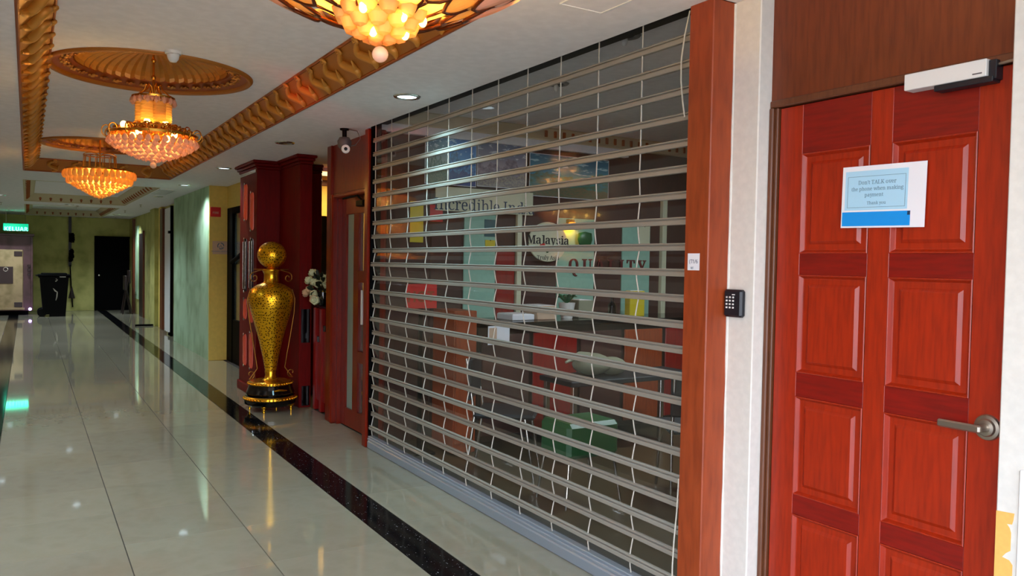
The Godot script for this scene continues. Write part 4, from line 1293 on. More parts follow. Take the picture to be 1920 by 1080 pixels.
func chandelier_tiered(at: Vector3) -> void:
	var c := thing("chandelier", "tiered crystal chandelier with candle cylinders over a pink crystal bowl", "chandelier", at)
	plathe(c, "canopy", [Vector2(0.0, 0.12), Vector2(0.03, 0.125), Vector2(0.06, 0.15), Vector2(0.0, 0.16)], 20, M.brass)
	ptube(c, "stem", [Vector3(0, 0.15, 0), Vector3(0, -0.35, 0)], 0.007, M.brass, 8)
	for y in [-0.03, 0.08]:
		var kb := MB.new()
		kb.ball(Vector3(0, y, 0), 0.016, 10, 6)
		put(c, "stem_bead", kb.done(), M.brass)
	# scroll arms near the top
	for k in 6:
		var a := TAU * k / 6 + 0.3
		var d := Vector3(cos(a), 0, sin(a))
		ptube(c, "scroll_arm", [Vector3(0, -0.16, 0), d * 0.02 + Vector3(0, -0.09, 0), d * 0.045 + Vector3(0, -0.075, 0), d * 0.055 + Vector3(0, -0.11, 0), d * 0.09 + Vector3(0, -0.14, 0), d * 0.12 + Vector3(0, -0.155, 0), d * 0.13 + Vector3(0, -0.185, 0)], 0.005, M.brass, 5)
	var rk := MB.new()
	var dm := drop_mesh(0.016, 0.05)
	plathe(c, "upper_ring", [Vector2(0.122, -0.165), Vector2(0.130, -0.170), Vector2(0.132, -0.158), Vector2(0.124, -0.156), Vector2(0.122, -0.165)], 28, M.brass)
	for k in 16:
		var a := TAU * k / 16
		put(c, "drop", dm, M.crystal, Vector3(cos(a) * 0.128, -0.165, sin(a) * 0.128))
		put(c, "drop", dm, M.crystal, Vector3(cos(a + 0.2) * 0.105, -0.150, sin(a + 0.2) * 0.105))
	# ribbed glass cylinders
	var cyl := MB.new()
	var prof := []
	for i in 15:
		prof.append(Vector2(0.036 + (0.005 if i % 2 == 0 else 0.0), -0.315 + i * 0.0085))
	cyl.lathe(prof, 16)
	var cm := cyl.done()
	var blb := MB.new()
	blb.ball(Vector3.ZERO, 0.020, 10, 8, 1.2)
	var bm := blb.done()
	for k in 6:
		var a := TAU * k / 6 + 0.15
		var p := Vector3(cos(a) * 0.072, 0, sin(a) * 0.072)
		put(c, "candle_cylinder", cm, M.amber_petal, p)
		if k % 2 == 0:
			put(c, "bulb", bm, M.warm_bulb, p + Vector3(0, -0.325, 0))
			omni(c, p + Vector3(0, -0.325, 0), Color(1.0, 0.78, 0.42), 0.16, 0.018)
	# gilt frame
	plathe(c, "frame_dish", [Vector2(0.05, -0.345), Vector2(0.18, -0.368), Vector2(0.27, -0.415), Vector2(0.275, -0.40), Vector2(0.18, -0.353), Vector2(0.05, -0.33)], 40, M.brass)
	for k in 14:
		var a := TAU * k / 14
		var d := Vector3(cos(a), 0, sin(a))
		var pts := []
		for j in 13:
			var t := j * 0.52
			pts.append(d * (0.275 + 0.028 * cos(t)) + Vector3(0, -0.40 + 0.036 * sin(t), 0))
		ptube(c, "scroll_loop", pts, 0.004, M.brass, 5)
	for q in [[22, 0.235, -0.395, 0.032], [16, 0.165, -0.365, 0.028]]:
		var sk := MB.new()
		var sp := []
		for j in 12:
			var t := j * 0.6
			sp.append(Vector3((1.0 - j * 0.05) * q[3] * cos(t), (1.0 - j * 0.05) * q[3] * sin(t), 0))
		sk.tube(sp, 0.005, 5)
		var sm := sk.done()
		for k in q[0]:
			var a: float = TAU * k / q[0]
			put(c, "gilt_scroll", sm, M.brass, Vector3(cos(a) * q[1], q[2], sin(a) * q[1]), -a + PI / 2)
	var jk := MB.new()
	jk.ball(Vector3.ZERO, 0.012, 8, 6)
	var jm := jk.done()
	for k in 26:
		var a := TAU * k / 26
		put(c, "gilt_bead", jm, M.brass, Vector3(cos(a) * 0.225, -0.375, sin(a) * 0.225))
		put(c, "gilt_bead", jm, M.brass, Vector3(cos(a + 0.1) * 0.15, -0.35, sin(a + 0.1) * 0.15))
	# crystal bowl in shrinking rings
	var big := drop_mesh(0.021, 0.050)
	var rows := [[0.262, -0.432, 34], [0.230, -0.456, 30], [0.190, -0.478, 26], [0.147, -0.498, 21], [0.103, -0.515, 15], [0.06, -0.528, 9], [0.02, -0.538, 3]]
	for r in rows:
		for k in r[2]:
			var a: float = TAU * k / r[2] + r[0] * 9
			put(c, "bowl_crystal", big, M.crystal, Vector3(cos(a) * r[0], r[1], sin(a) * r[0]))
	var fk := MB.new()
	fk.ball(Vector3(0, -0.60, 0), 0.021, 12, 8)
	put(c, "finial_ball", fk.done(), M.crystal)
	for k in 4:
		var a := TAU * k / 4 + 2.3
		var p := Vector3(cos(a) * 0.15, -0.405, sin(a) * 0.15)
		put(c, "bulb", bm, M.warm_bulb, p)
		omni(c, p, Color(1.0, 0.78, 0.42), 0.16, 0.018)
	var kx := Vector3(-0.19, -0.375, 0.15)
	put(c, "bulb", bm, M.warm_bulb, kx)
	omni(c, kx, Color(1.0, 0.78, 0.42), 0.12, 0.018)

func chandelier_bowl(at: Vector3) -> void:
	var c := thing("chandelier", "amber crystal bowl chandelier hung from a ring of rods, farthest along the gold cove", "chandelier", at)
	ptube(c, "stem", [Vector3(0, 0.16, 0), Vector3(0, -0.30, 0)], 0.008, M.brass, 8)
	plathe(c, "canopy", [Vector2(0.0, 0.12), Vector2(0.05, 0.125), Vector2(0.05, 0.15), Vector2(0.0, 0.16)], 20, M.brass)
	for s in [-1, 1]:
		var pts := []
		for j in 9:
			var a := PI * j / 8.0
			pts.append(Vector3(s * 0.085 + 0.075 * cos(a), -0.12 + 0.035 * sin(a), 0))
		ptube(c, "hoop", pts, 0.006, M.brass, 6)
	for k in 14:
		var a := TAU * k / 14
		ptube(c, "rod", [Vector3(cos(a) * 0.155, -0.12, sin(a) * 0.12), Vector3(cos(a) * 0.165, -0.30, sin(a) * 0.13)], 0.005, M.brass, 5)
	var ring := []
	for j in 29:
		var a := TAU * j / 28.0
		ring.append(Vector3(cos(a) * 0.155, -0.12, sin(a) * 0.12))
	ptube(c, "top_ring", ring, 0.006, M.brass, 5)
	plathe(c, "frame_dish", [Vector2(0.10, -0.30), Vector2(0.33, -0.285), Vector2(0.335, -0.27), Vector2(0.10, -0.28)], 40, M.brass)
	var k1 := MB.new()
	k1.lathe([Vector2(0.0, -0.085), Vector2(0.018, -0.080), Vector2(0.028, -0.055), Vector2(0.024, -0.02), Vector2(0.010, 0.0), Vector2(0.0, 0.0)], 8, Vector3.ZERO, true)
	var tall := k1.done()
	var sm := drop_mesh(0.022, 0.055)
	for k in 34:
		var a := TAU * k / 34
		put(c, "amber_drop", tall, M.amber_crystal, Vector3(cos(a) * 0.335, -0.285, sin(a) * 0.335))
		put(c, "amber_drop", tall, M.amber_crystal, Vector3(cos(a + 0.09) * 0.30, -0.345, sin(a + 0.09) * 0.30))
	var rows := [[0.255, -0.405, 30], [0.215, -0.43, 26], [0.175, -0.452, 22], [0.135, -0.475, 17], [0.095, -0.497, 12], [0.055, -0.515, 7], [0.02, -0.53, 3]]
	for r in rows:
		for k in r[2]:
			var a: float = TAU * k / r[2] + r[0] * 7
			put(c, "bowl_crystal", sm, M.amber_crystal, Vector3(cos(a) * r[0], r[1], sin(a) * r[0]))
	var blb := MB.new()
	blb.ball(Vector3.ZERO, 0.024, 10, 8, 1.2)
	var bm := blb.done()
	for p in [Vector3(0.20, -0.35, 0.15), Vector3(0.10, -0.39, 0.17), Vector3(0.24, -0.36, 0.02), Vector3(-0.1, -0.36, -0.1)]:
		put(c, "bulb", bm, M.warm_bulb, p)
		omni(c, p, Color(1.0, 0.78, 0.42), 0.45, 0.02)

# ------------------------------------------------------------------ downlights
func downlights() -> void:
	var rk := MB.new()
	rk.lathe([Vector2(0.062, -0.004), Vector2(0.068, -0.010), Vector2(0.082, -0.009), Vector2(0.088, 0.0)], 28, Vector3.ZERO, true)
	var ring := rk.done()
	var ck := MB.new()
	ck.lathe([Vector2(0.0, -0.003), Vector2(0.064, -0.003), Vector2(0.064, 0.0)], 28)
	var lens := ck.done()
	var L := [
		[2.06, -4.66, 0.32, "lit round downlight in the ceiling in front of the shutter"],
		[1.975, -7.15, 0.0, "unlit round downlight in the ceiling in front of the glazed timber door"],
		[1.953, -9.62, 0.18, "lit round downlight in the ceiling beside the red pillar top"],
		[1.944, -12.25, 0.34, "lit round downlight in the ceiling next to the yellow wall end"],
		[1.93, -14.9, 0.0, "unlit round downlight in the ceiling by the green wall"],
		[0.70, -15.0, 0.60, "lit downlight in the first cream cove"],
		[0.74, -18.65, 0.75, "lit downlight in the soffit between the cream coves"],
		[1.914, -22.2, 0.65, "lit downlight in the ceiling near the black end door"],
		[-0.40, -16.6, 0.5, "lit downlight in the soffit on the far wall side"],
		[-0.36, -22.0, 0.65, "lit downlight in the ceiling before the old safe"],
		[-0.42, -2.2, 0.58, "lit downlight in the far side soffit opposite the red door"],
		[-0.42, -4.66, 0.58, "lit downlight in the far side soffit opposite the shutter"],
		[-0.42, -7.15, 0.58, "lit downlight in the far side soffit opposite the glazed timber door"],
		[-0.42, -9.62, 0.5, "lit downlight in the far side soffit opposite the red pillar"],
		[-0.42, -12.25, 0.30, "lit downlight in the far side soffit opposite the yellow wall end"],
		[2.0, -2.0, 0.0, "unlit round downlight in the ceiling above the red door"]]
	for q in L:
		var y := 2.55
		if q[0] > 0 and q[0] < 1.6 and q[1] < -13 and q[1] > -18: y = 2.70
		var o := thing("downlight", q[3], "downlight", Vector3(q[0], y, q[1]), "ceiling downlights")
		put(o, "trim_ring", ring, M.chrome)
		put(o, "lamp_lens", lens, M.cool_lens if q[2] > 0 else M.lens_off)
		if q[2] > 0:
			spot(o, Vector3(0, -0.012, 0), Vector3(0, -1, 0), Color(0.70, 0.92, 1.0) if q[1] == -4.66 and q[0] > 0 else Color(0.88, 0.95, 1.0), q[2] * 7.5, 68.0, 0.05)
	var sk := MB.new()
	sk.lathe([Vector2(0.0, -0.05), Vector2(0.018, -0.048), Vector2(0.018, -0.044), Vector2(0.008, -0.040), Vector2(0.008, -0.01), Vector2(0.03, -0.004), Vector2(0.03, 0.0)], 12)
	var sp := sk.done()
	for q in [[1.95, -17.5], [1.9, -20.0], [-0.45, -19.0], [0.9, -19.0], [-0.5, -14.0], [2.05, -24.0]]:
		var o := put(self, "sprinkler", sp, M.chrome, Vector3(q[0], 2.55, q[1]))
		tag(o, "small chrome sprinkler head in the far ceiling", "sprinkler", "ceiling sprinklers")

# ------------------------------------------------------------------ cctv, smoke alarm, red spot
func small_fittings() -> void:
	var c := thing("security_camera", "small grey security camera hanging from the ceiling by the timber wall", "camera", Vector3(2.16, 2.55, -6.10))
	plathe(c, "ceiling_plate", [Vector2(0.0, -0.012), Vector2(0.035, -0.012), Vector2(0.038, 0.0)], 18, M.black_plastic)
	ptube(c, "stalk", [Vector3(0, -0.01, 0), Vector3(0, -0.10, 0)], 0.018, M.black_plastic, 12)
	var b := MB.new()
	b.lathe([Vector2(0.0, -0.17), Vector2(0.030, -0.165), Vector2(0.052, -0.14), Vector2(0.056, -0.10), Vector2(0.04, -0.07), Vector2(0.0, -0.065)], 20, Vector3.ZERO, true)
	put(c, "housing", b.done(), M.grey_plastic)
	var hd := MB.new()
	hd.lathe([Vector2(0.0, 0.055), Vector2(0.018, 0.055), Vector2(0.019, 0.052), Vector2(0.031, 0.052), Vector2(0.034, 0.044), Vector2(0.034, -0.02)], 22)
	var dir := Vector3(-0.32, -0.10, 0.94).normalized()
	var o := put(c, "lens_ring", hd.done(), M.white_plastic, Vector3(0.0, -0.165, 0.03))
	o.basis = Basis(Quaternion(Vector3.UP, dir))
	var ln := MB.new()
	ln.ball(Vector3(0, 0.056, 0), 0.014, 12, 8, 0.5)
	put(o, "lens", ln.done(), M.black_lacquer)
	ptube(c, "cable", [Vector3(0.02, -0.005, 0.02), Vector3(0.08, -0.02, 0.07), Vector3(0.10, -0.08, 0.09), Vector3(0.07, -0.13, 0.06), Vector3(0.03, -0.14, 0.02)], 0.004, M.grey_plastic, 5)
	var rs := thing("red_spotlight", "small red spotlight fixed to the wall opposite the shutter", "spotlight", Vector3(-0.94, 2.15, -3.0))
	pbox(rs, "wall_plate", Vector3(-0.04, -0.05, -0.05), Vector3(-0.02, 0.05, 0.05), M.black_plastic, 0.004)
	ptube(rs, "barrel", [Vector3(-0.02, 0, 0), Vector3(0.05, 0.01, -0.06)], 0.03, M.black_plastic, 12)
	var rl := MB.new()
	rl.ball(Vector3(0.055, 0.011, -0.064), 0.022, 10, 6)
	put(rs, "lamp_lens", rl.done(), M.red_led)
	spot(rs, Vector3(0.075, 0.016, -0.085), Vector3(2.80, 0.43, -2.55), Color(1.0, 0.12, 0.16), 5.0, 5.0, 0.02)
	var s := thing("smoke_alarm", "white smoke alarm on the raised ceiling before the tiered chandelier", "smoke alarm", Vector3(0.726, 2.70, -4.99))
	plathe(s, "base", [Vector2(0.040, -0.02), Vector2(0.045, -0.016), Vector2(0.045, 0.0)], 20, M.white_plastic)
	plathe(s, "sensor_head", [Vector2(0.0, -0.065), Vector2(0.018, -0.062), Vector2(0.030, -0.045), Vector2(0.036, -0.02)], 20, M.white_plastic, Vector3.ZERO, true)

# ------------------------------------------------------------------ gold urn
func urn_build() -> void:
	var u := thing("gold_urn", "tall pierced gold urn with round head on a black and gold stand", "urn", Vector3(2.06, 0, -7.90))
	var prof := [Vector2(0.075, 0.300), Vector2(0.060, 0.315), Vector2(0.050, 0.345), Vector2(0.055, 0.40), Vector2(0.075, 0.52), Vector2(0.115, 0.70), Vector2(0.158, 0.86), Vector2(0.198, 1.0), Vector2(0.218, 1.09), Vector2(0.216, 1.15), Vector2(0.190, 1.205), Vector2(0.13, 1.245), Vector2(0.085, 1.262)]
	plathe(u, "body", prof, 48, M.urn_gold, Vector3.ZERO, true)
	plathe(u, "collar", [Vector2(0.085, 1.258), Vector2(0.072, 1.275), Vector2(0.070, 1.34), Vector2(0.078, 1.37), Vector2(0.090, 1.39), Vector2(0.088, 1.398), Vector2(0.05, 1.402), Vector2(0.03, 1.42)], 32, M.urn_plain, Vector3.ZERO, true)
	plathe(u, "foot_cone", [Vector2(0.085, 0.295), Vector2(0.062, 0.312), Vector2(0.052, 0.35), Vector2(0.058, 0.385), Vector2(0.055, 0.39)], 32, M.urn_plain, Vector3.ZERO, true)
	var hb := MB.new()
	hb.ball(Vector3(0.005, 1.540, 0), 0.140, 36, 24, 0.94)
	put(u, "round_head", hb.done(), M.urn_gold)
	plathe(u, "upper_drum", [Vector2(0.0, 0.165), Vector2(0.225, 0.165), Vector2(0.232, 0.18), Vector2(0.215, 0.22), Vector2(0.205, 0.26), Vector2(0.0, 0.262)], 48, M.black_lacquer)
	plathe(u, "lower_drum", [Vector2(0.0, 0.055), Vector2(0.215, 0.055), Vector2(0.245, 0.075), Vector2(0.250, 0.11), Vector2(0.235, 0.155), Vector2(0.21, 0.168)], 48, M.black_lacquer)
	plathe(u, "gilt_band", [Vector2(0.205, 0.258), Vector2(0.212, 0.265), Vector2(0.212, 0.285), Vector2(0.19, 0.296), Vector2(0.06, 0.300)], 48, M.urn_plain)
	plathe(u, "gilt_band", [Vector2(0.246, 0.112), Vector2(0.253, 0.120), Vector2(0.250, 0.138), Vector2(0.238, 0.150)], 48, M.urn_plain)
	var bk := MB.new()
	bk.ball(Vector3.ZERO, 0.010, 8, 6)
	var bead := bk.done()
	for k in 44:
		var a := TAU * k / 44
		put(u, "gilt_bead", bead, M.urn_plain, Vector3(cos(a) * 0.214, 0.275, sin(a) * 0.214))
		put(u, "gilt_bead", bead, M.urn_plain, Vector3(cos(a) * 0.253, 0.129, sin(a) * 0.253))
	var fk := MB.new()
	fk.lathe([Vector2(0.012, 0.0), Vector2(0.014, 0.012), Vector2(0.010, 0.022), Vector2(0.018, 0.034), Vector2(0.012, 0.042), Vector2(0.026, 0.055), Vector2(0.026, 0.066), Vector2(0.0, 0.066)], 14, Vector3.ZERO, true)
	var foot := fk.done()
	for a in [0.55, 2.12, 3.69, 5.26]:
		put(u, "turned_foot", foot, M.urn_plain, Vector3(cos(a) * 0.205, 0, sin(a) * 0.205))
	# gilt leaf applied to the drum
	var lf := MB.new()
	lf.tube([Vector3(-0.02, 0.215, 0.219), Vector3(0.03, 0.222, 0.219), Vector3(0.07, 0.215, 0.208), Vector3(0.11, 0.212, 0.19)], [0.008, 0.013, 0.011, 0.005], 6)
	put(u, "gilt_leaf", lf.done(), M.urn_plain)
	# side scrolls: long S from the foot to the shoulder, small scrolls beside the neck
	for s in [-1, 1]:
		var pts := []
		for j in 10:
			var a := -PI * 0.2 + j * 0.62
			var r := 0.012 + j * 0.0042
			pts.append(Vector3(s * (0.20 + cos(a) * r), 0.365 + sin(a) * r, 0.02))
		pts.append(Vector3(s * 0.135, 0.42, 0.02))
		pts.append(Vector3(s * 0.155, 0.55, 0.02))
		pts.append(Vector3(s * 0.190, 0.75, 0.02))
		pts.append(Vector3(s * 0.222, 0.95, 0.02))
		pts.append(Vector3(s * 0.234, 1.10, 0.01))
		pts.append(Vector3(s * 0.205, 1.20, 0.01))
		ptube(u, "side_scroll", pts, 0.006, M.urn_wire, 6)
		var p2 := []
		for j in 13:
			var a := j * 0.62
			var r := 0.048 - j * 0.003
			p2.append(Vector3(s * (0.165 + sin(a) * r), 1.315 + cos(a) * r * 1.15, 0))
		p2.push_front(Vector3(s * 0.09, 1.392, 0))
		ptube(u, "neck_scroll", p2, 0.006, M.urn_wire, 6)
	ptube(u, "neck_bar", [Vector3(-0.17, 1.396, 0), Vector3(0.17, 1.396, 0)], 0.007, M.urn_wire, 6)

# ------------------------------------------------------------------ travel office behind the shutter
func poster_texture(top: Color, low: Color, hill: Color, fore: Color, sd: int) -> ImageTexture:
	var im := Image.create(96, 128, false, Image.FORMAT_RGB8)
	var f := FastNoiseLite.new()
	f.seed = sd
	f.frequency = 0.03
	for x in 96:
		var ridge := 62 + f.get_noise_2d(x, 0) * 34
		var shore := 96 + f.get_noise_2d(x, 300) * 14
		for y in 128:
			var c := top.lerp(low, clampf(y / 80.0, 0, 1))
			if f.get_noise_2d(x * 1.2, y * 3.0 + 900) > 0.28 and y < 55: c = c.lerp(Color.WHITE, 0.6)
			if y > ridge: c = hill.lerp(low, clampf(0.4 + f.get_noise_2d(x * 3, y * 3) * 0.8, 0, 1))
			if y > shore: c = fore.lerp(hill, clampf(0.3 + f.get_noise_2d(x * 6, y * 6 + 50), 0, 1))
			im.set_pixel(x, y, c)
	return ImageTexture.create_from_image(im)

func poster(called: String, label: String, lo: Vector2, hi: Vector2, tex: Texture2D) -> void:
	var m := StandardMaterial3D.new()
	m.resource_name = called
	m.albedo_texture = tex
	m.roughness = 0.45
	var k := MB.new()
	var z := 0.006
	k.quad(Vector3(lo.x, lo.y, z), Vector3(hi.x, lo.y, z), Vector3(hi.x, hi.y, z), Vector3(lo.x, hi.y, z))
	var o := thing(called, label, "poster", Vector3(0, 0, -6.03))
	put(o, "print", k.done(), m)
	pbox(o, "backing", Vector3(lo.x - 0.005, lo.y - 0.005, 0.0), Vector3(hi.x + 0.005, hi.y + 0.005, 0.005), M.paper)

func chair(label: String, at: Vector3, turn: float, seat: Material) -> void:
	var c := thing("waiting_chair", label, "chair", at)
	c.rotation.y = turn
	pbox(c, "seat", Vector3(-0.22, 0.43, -0.21), Vector3(0.22, 0.465, 0.22), seat, 0.015)
	var b := pbox(c, "backrest", Vector3(-0.22, 0.55, -0.25), Vector3(0.22, 0.84, -0.22), seat, 0.012)
	for s in [-1, 1]:
		ptube(c, "leg", [Vector3(s * 0.20, 0.44, 0.15), Vector3(s * 0.21, 0.0, 0.22)], 0.011, M.chrome, 8)
		ptube(c, "leg", [Vector3(s * 0.20, 0.84, -0.26), Vector3(s * 0.20, 0.44, -0.20), Vector3(s * 0.21, 0.0, -0.26)], 0.011, M.chrome, 8)

func office_build() -> void:
	var w := thing("wall_office", "dark timber office wall with pale mint panels behind the shutter", "wall", Vector3.ZERO, "", "structure")
	pbox(w, "backing", Vector3(2.46, 0, -6.20), Vector3(6.3, 2.96, -6.05), M.maroon_wall)
	for q in [[3.222, 3.538], [4.207, 4.638], [4.981, 5.34]]:
		pbox(w, "mint_panel", Vector3(q[0], 0.95, -6.05), Vector3(q[1], 1.93, -6.035), M.mint_wall, 0.003)
	pbox(w, "pale_post", Vector3(3.75, 0.9, -6.05), Vector3(3.80, 2.1, -6.01), M.pale_board, 0.004)
	pbox(w, "pale_post", Vector3(5.475, 0.0, -6.05), Vector3(5.533, 2.2, -6.0), M.pale_board, 0.004)
	for q in [[2.5, 2.86], [2.9, 3.2]]:
		pbox(w, "timber_panel", Vector3(q[0], 0.1, -6.05), Vector3(q[1], 2.1, -6.03), M.maroon_wall, 0.01)
	pbox(w, "dark_red_panel", Vector3(3.55, 1.0, -6.05), Vector3(3.74, 1.6, -6.035), M.red_board, 0.004)
	pbox(w, "cornice", Vector3(2.46, 2.62, -6.05), Vector3(6.3, 2.74, -5.98), M.cream_trim, 0.01)
	for i in 22:
		pbox(w, "cornice_block", Vector3(4.0 + i * 0.1, 2.65, -5.98), Vector3(4.03 + i * 0.1, 2.71, -5.965), M.gold_deep, 0.004)
	pbox(w, "office_ceiling", Vector3(2.46, 2.74, -6.05), Vector3(6.3, 2.80, -2.36), M.ceiling_white)
	var P := [
		["travel_poster", "small grey-green travel poster beside the blue one", Vector2(2.84, 2.16), Vector2(3.04, 2.60), poster_texture(Color(0.2, 0.42, 0.62), Color(0.7, 0.72, 0.66), Color(0.3, 0.42, 0.36), Color(0.5, 0.55, 0.45), 3)],
		["travel_poster", "bright blue mountain travel poster above the pale board", Vector2(3.06, 2.16), Vector2(3.32, 2.61), poster_texture(Color(0.0, 0.36, 0.75), Color(0.3, 0.62, 0.88), Color(0.06, 0.3, 0.55), Color(0.0, 0.2, 0.5), 8)],
		["travel_poster", "mauve and grey travel poster next to the blue one", Vector2(3.34, 2.17), Vector2(3.84, 2.60), poster_texture(Color(0.3, 0.36, 0.5), Color(0.66, 0.6, 0.62), Color(0.42, 0.36, 0.42), Color(0.62, 0.58, 0.5), 14)],
		["travel_poster", "wide teal sea and coast poster near the ceiling cornice", Vector2(3.88, 2.12), Vector2(4.78, 2.50), poster_texture(Color(0.0, 0.4, 0.52), Color(0.1, 0.52, 0.6), Color(0.22, 0.34, 0.2), Color(0.42, 0.34, 0.2), 21)]]
	for q in P: poster(q[0], q[1], q[2], q[3], q[4])
	# lettered board
	var b := thing("name_board", "pale board lettered in navy beneath the travel posters", "sign", Vector3(3.42, 2.035, -6.02))
	pbox(b, "board", Vector3(-0.49, -0.10, 0), Vector3(0.49, 0.105, 0.012), M.pale_board, 0.003)
	text(b, "lettering", "Incredible India", 0.095, Vector3(0, -0.045, 0.013), 0, M.ink_navy, "Droid Serif", 0.002)
	# oval sign
	var o := thing("oval_sign", "oval white sign with script lettering and a small flower", "sign", Vector3(4.07, 1.70, -6.0))
	var k := MB.new()
	k.lathe([Vector2(0.0, 0.0), Vector2(0.21, 0.0), Vector2(0.215, 0.004), Vector2(0.21, 0.012), Vector2(0.0, 0.012)], 48)
	var pl := put(o, "plate", k.done(), M.pale_board)
	pl.rotation.x = PI / 2
	pl.scale = Vector3(1.0, 1.0, 0.85)
	text(o, "lettering", "Malaysia", 0.075, Vector3(0.0, 0.015, 0.014), 0, M.ink_dark, "Droid Serif", 0.002, true)
	text(o, "lettering", "Truly Asia", 0.036, Vector3(0.0, -0.145, 0.014), 0, M.ink_dark, "Droid Serif", 0.002)
	var pk := MB.new()
	for a in 5:
		var an := TAU * a / 5
		pk.ball(Vector3(-0.06 + cos(an) * 0.022, -0.05 + sin(an) * 0.022, 0.013), 0.017, 8, 5)
	put(o, "petals", pk.done(), M.red_card)
	var gk := MB.new()
	gk.ball(Vector3(-0.01, -0.085, 0.013), 0.016, 8, 5)
	put(o, "leaf_mark", gk.done(), M.green_seat)
	var q := thing("quality_letters", "dark red raised letters spelling a word across the mint panels", "lettering", Vector3(4.81, 1.485, -6.03))
	text(q, "lettering", "Q\u2009U\u2009A\u2009L\u2009I\u2009T\u2009Y", 0.118, Vector3.ZERO, 0, M.ink_red, "Droid Serif", 0.01, true)
	# wall lamp
	var l := thing("wall_lamp", "small amber wall lamp above the mint panel", "lamp", Vector3(4.33, 1.86, -5.98))
	pbox(l, "bracket", Vector3(-0.03, 0.02, -0.06), Vector3(0.03, 0.06, 0.0), M.brass, 0.004)
	plathe(l, "shade", [Vector2(0.055, -0.03), Vector2(0.05, 0.0), Vector2(0.03, 0.03), Vector2(0.0, 0.035)], 20, M.amber_petal, Vector3.ZERO, true)
	var lb := MB.new()
	lb.ball(Vector3(0, -0.015, 0), 0.026, 12, 8)
	put(l, "bulb", lb.done(), M.office_bulb)
	omni(l, Vector3(0, -0.015, 0), Color(1.0, 0.66, 0.2), 0.05, 0.02)
	# leaf crest hung below it
	var ck := MB.new()
	ck.lathe([Vector2(0.0, -0.10), Vector2(0.055, -0.08), Vector2(0.085, 0.0), Vector2(0.075, 0.06), Vector2(0.0, 0.075)], 20, Vector3.ZERO, true)
	var cr := put(self, "leaf_plaque", ck.done(), M.green_seat, Vector3(4.49, 1.735, -5.99))
	cr.scale = Vector3(1, 1, 0.35)
	tag(cr, "rounded dark green plaque on the mint panel", "plaque")
	for q3 in [["wall_card", "small teal card on the edge of a mint panel", Vector3(3.42, 1.73, 0), Vector3(3.53, 1.88, 0.004), M.teal_card], ["wall_card", "small yellow card beneath the teal card on the mint panel", Vector3(3.43, 1.61, 0), Vector3(3.53, 1.70, 0.004), M.yellow_card], ["wall_card", "pale yellow card at the top of the mint panel by the pale post", Vector3(5.19, 1.68, 0), Vector3(5.33, 1.90, 0.004), M.pale_board], ["wall_card", "long yellow hanging card on the dark timber panel", Vector3(2.70, 1.66, 0.02), Vector3(2.82, 2.0, 0.024), M.yellow_card], ["wall_card", "small red card beside the long yellow one", Vector3(2.88, 1.84, 0.02), Vector3(3.0, 1.98, 0.024), M.red_card]]:
		var wc := thing(q3[0], q3[1], "card", Vector3(0, 0, -6.034))
		pbox(wc, "sheet", q3[2], q3[3], q3[4])
		pbox(wc, "pin", (q3[2] + q3[3]) / 2 + Vector3(-0.004, (q3[3].y - q3[2].y) * 0.42, 0.002), (q3[2] + q3[3]) / 2 + Vector3(0.004, (q3[3].y - q3[2].y) * 0.42 + 0.008, 0.006), M.chrome)
	# long desk and things on it
	var d := thing("office_desk", "long dark topped desk with red-brown front panels", "desk", Vector3(3.05, 0, -5.75))
	pbox(d, "carcass", Vector3(0.02, 0.05, -0.2), Vector3(2.95, 0.98, 0.26), M.dark_wood)
	pbox(d, "worktop", Vector3(0.0, 0.98, -0.24), Vector3(3.0, 1.02, 0.32), M.black_lacquer, 0.006)
	for i in 6:
		pbox(d, "front_panel", Vector3(0.05 + i * 0.49, 0.10, 0.26), Vector3(0.50 + i * 0.49, 0.92, 0.28), [M.maroon_wall, M.red_board, M.maroon_wall, M.orange_wood, M.red_board, M.maroon_wall][i], 0.006)
	var dc := thing("desk_card", "white price card hung on the end of the desk front", "card", Vector3(3.22, 0.92, -5.42))
	pbox(dc, "sheet", Vector3(-0.10, -0.075, 0), Vector3(0.10, 0.075, 0.004), M.paper)
	pbox(dc, "picture", Vector3(-0.09, -0.06, 0.004), Vector3(-0.02, 0.06, 0.005), M.sign_pale)
	var cab := thing("side_cabinet", "small orange-brown cabinet at the end of the desk", "cabinet", Vector3(2.92, 0, -5.6))
	pbox(cab, "body", Vector3(-0.10, 0.0, -0.2), Vector3(0.10, 1.12, 0.18), M.orange_wood, 0.006)
	pbox(cab, "door", Vector3(-0.09, 0.08, 0.18), Vector3(0.09, 1.06, 0.195), M.orange_wood, 0.004)
	var rs := thing("sale_card", "red card lettered HOT standing by the timber panels", "sign", Vector3(2.62, 1.225, -5.6))
	pbox(rs, "card", Vector3(-0.13, -0.09, 0), Vector3(0.13, 0.10, 0.006), M.red_card)
	text(rs, "lettering", "HOT", 0.085, Vector3(-0.01, 0.0, 0.007), 0, M.orange_wood, "Droid Sans", 0.001, true)
	pbox(rs, "stand", Vector3(-0.015, -1.225, -0.02), Vector3(0.015, -0.09, 0.0), M.black_plastic)
	pbox(rs, "foot", Vector3(-0.1, -1.235, -0.1), Vector3(0.1, -1.215, 0.08), M.black_plastic)
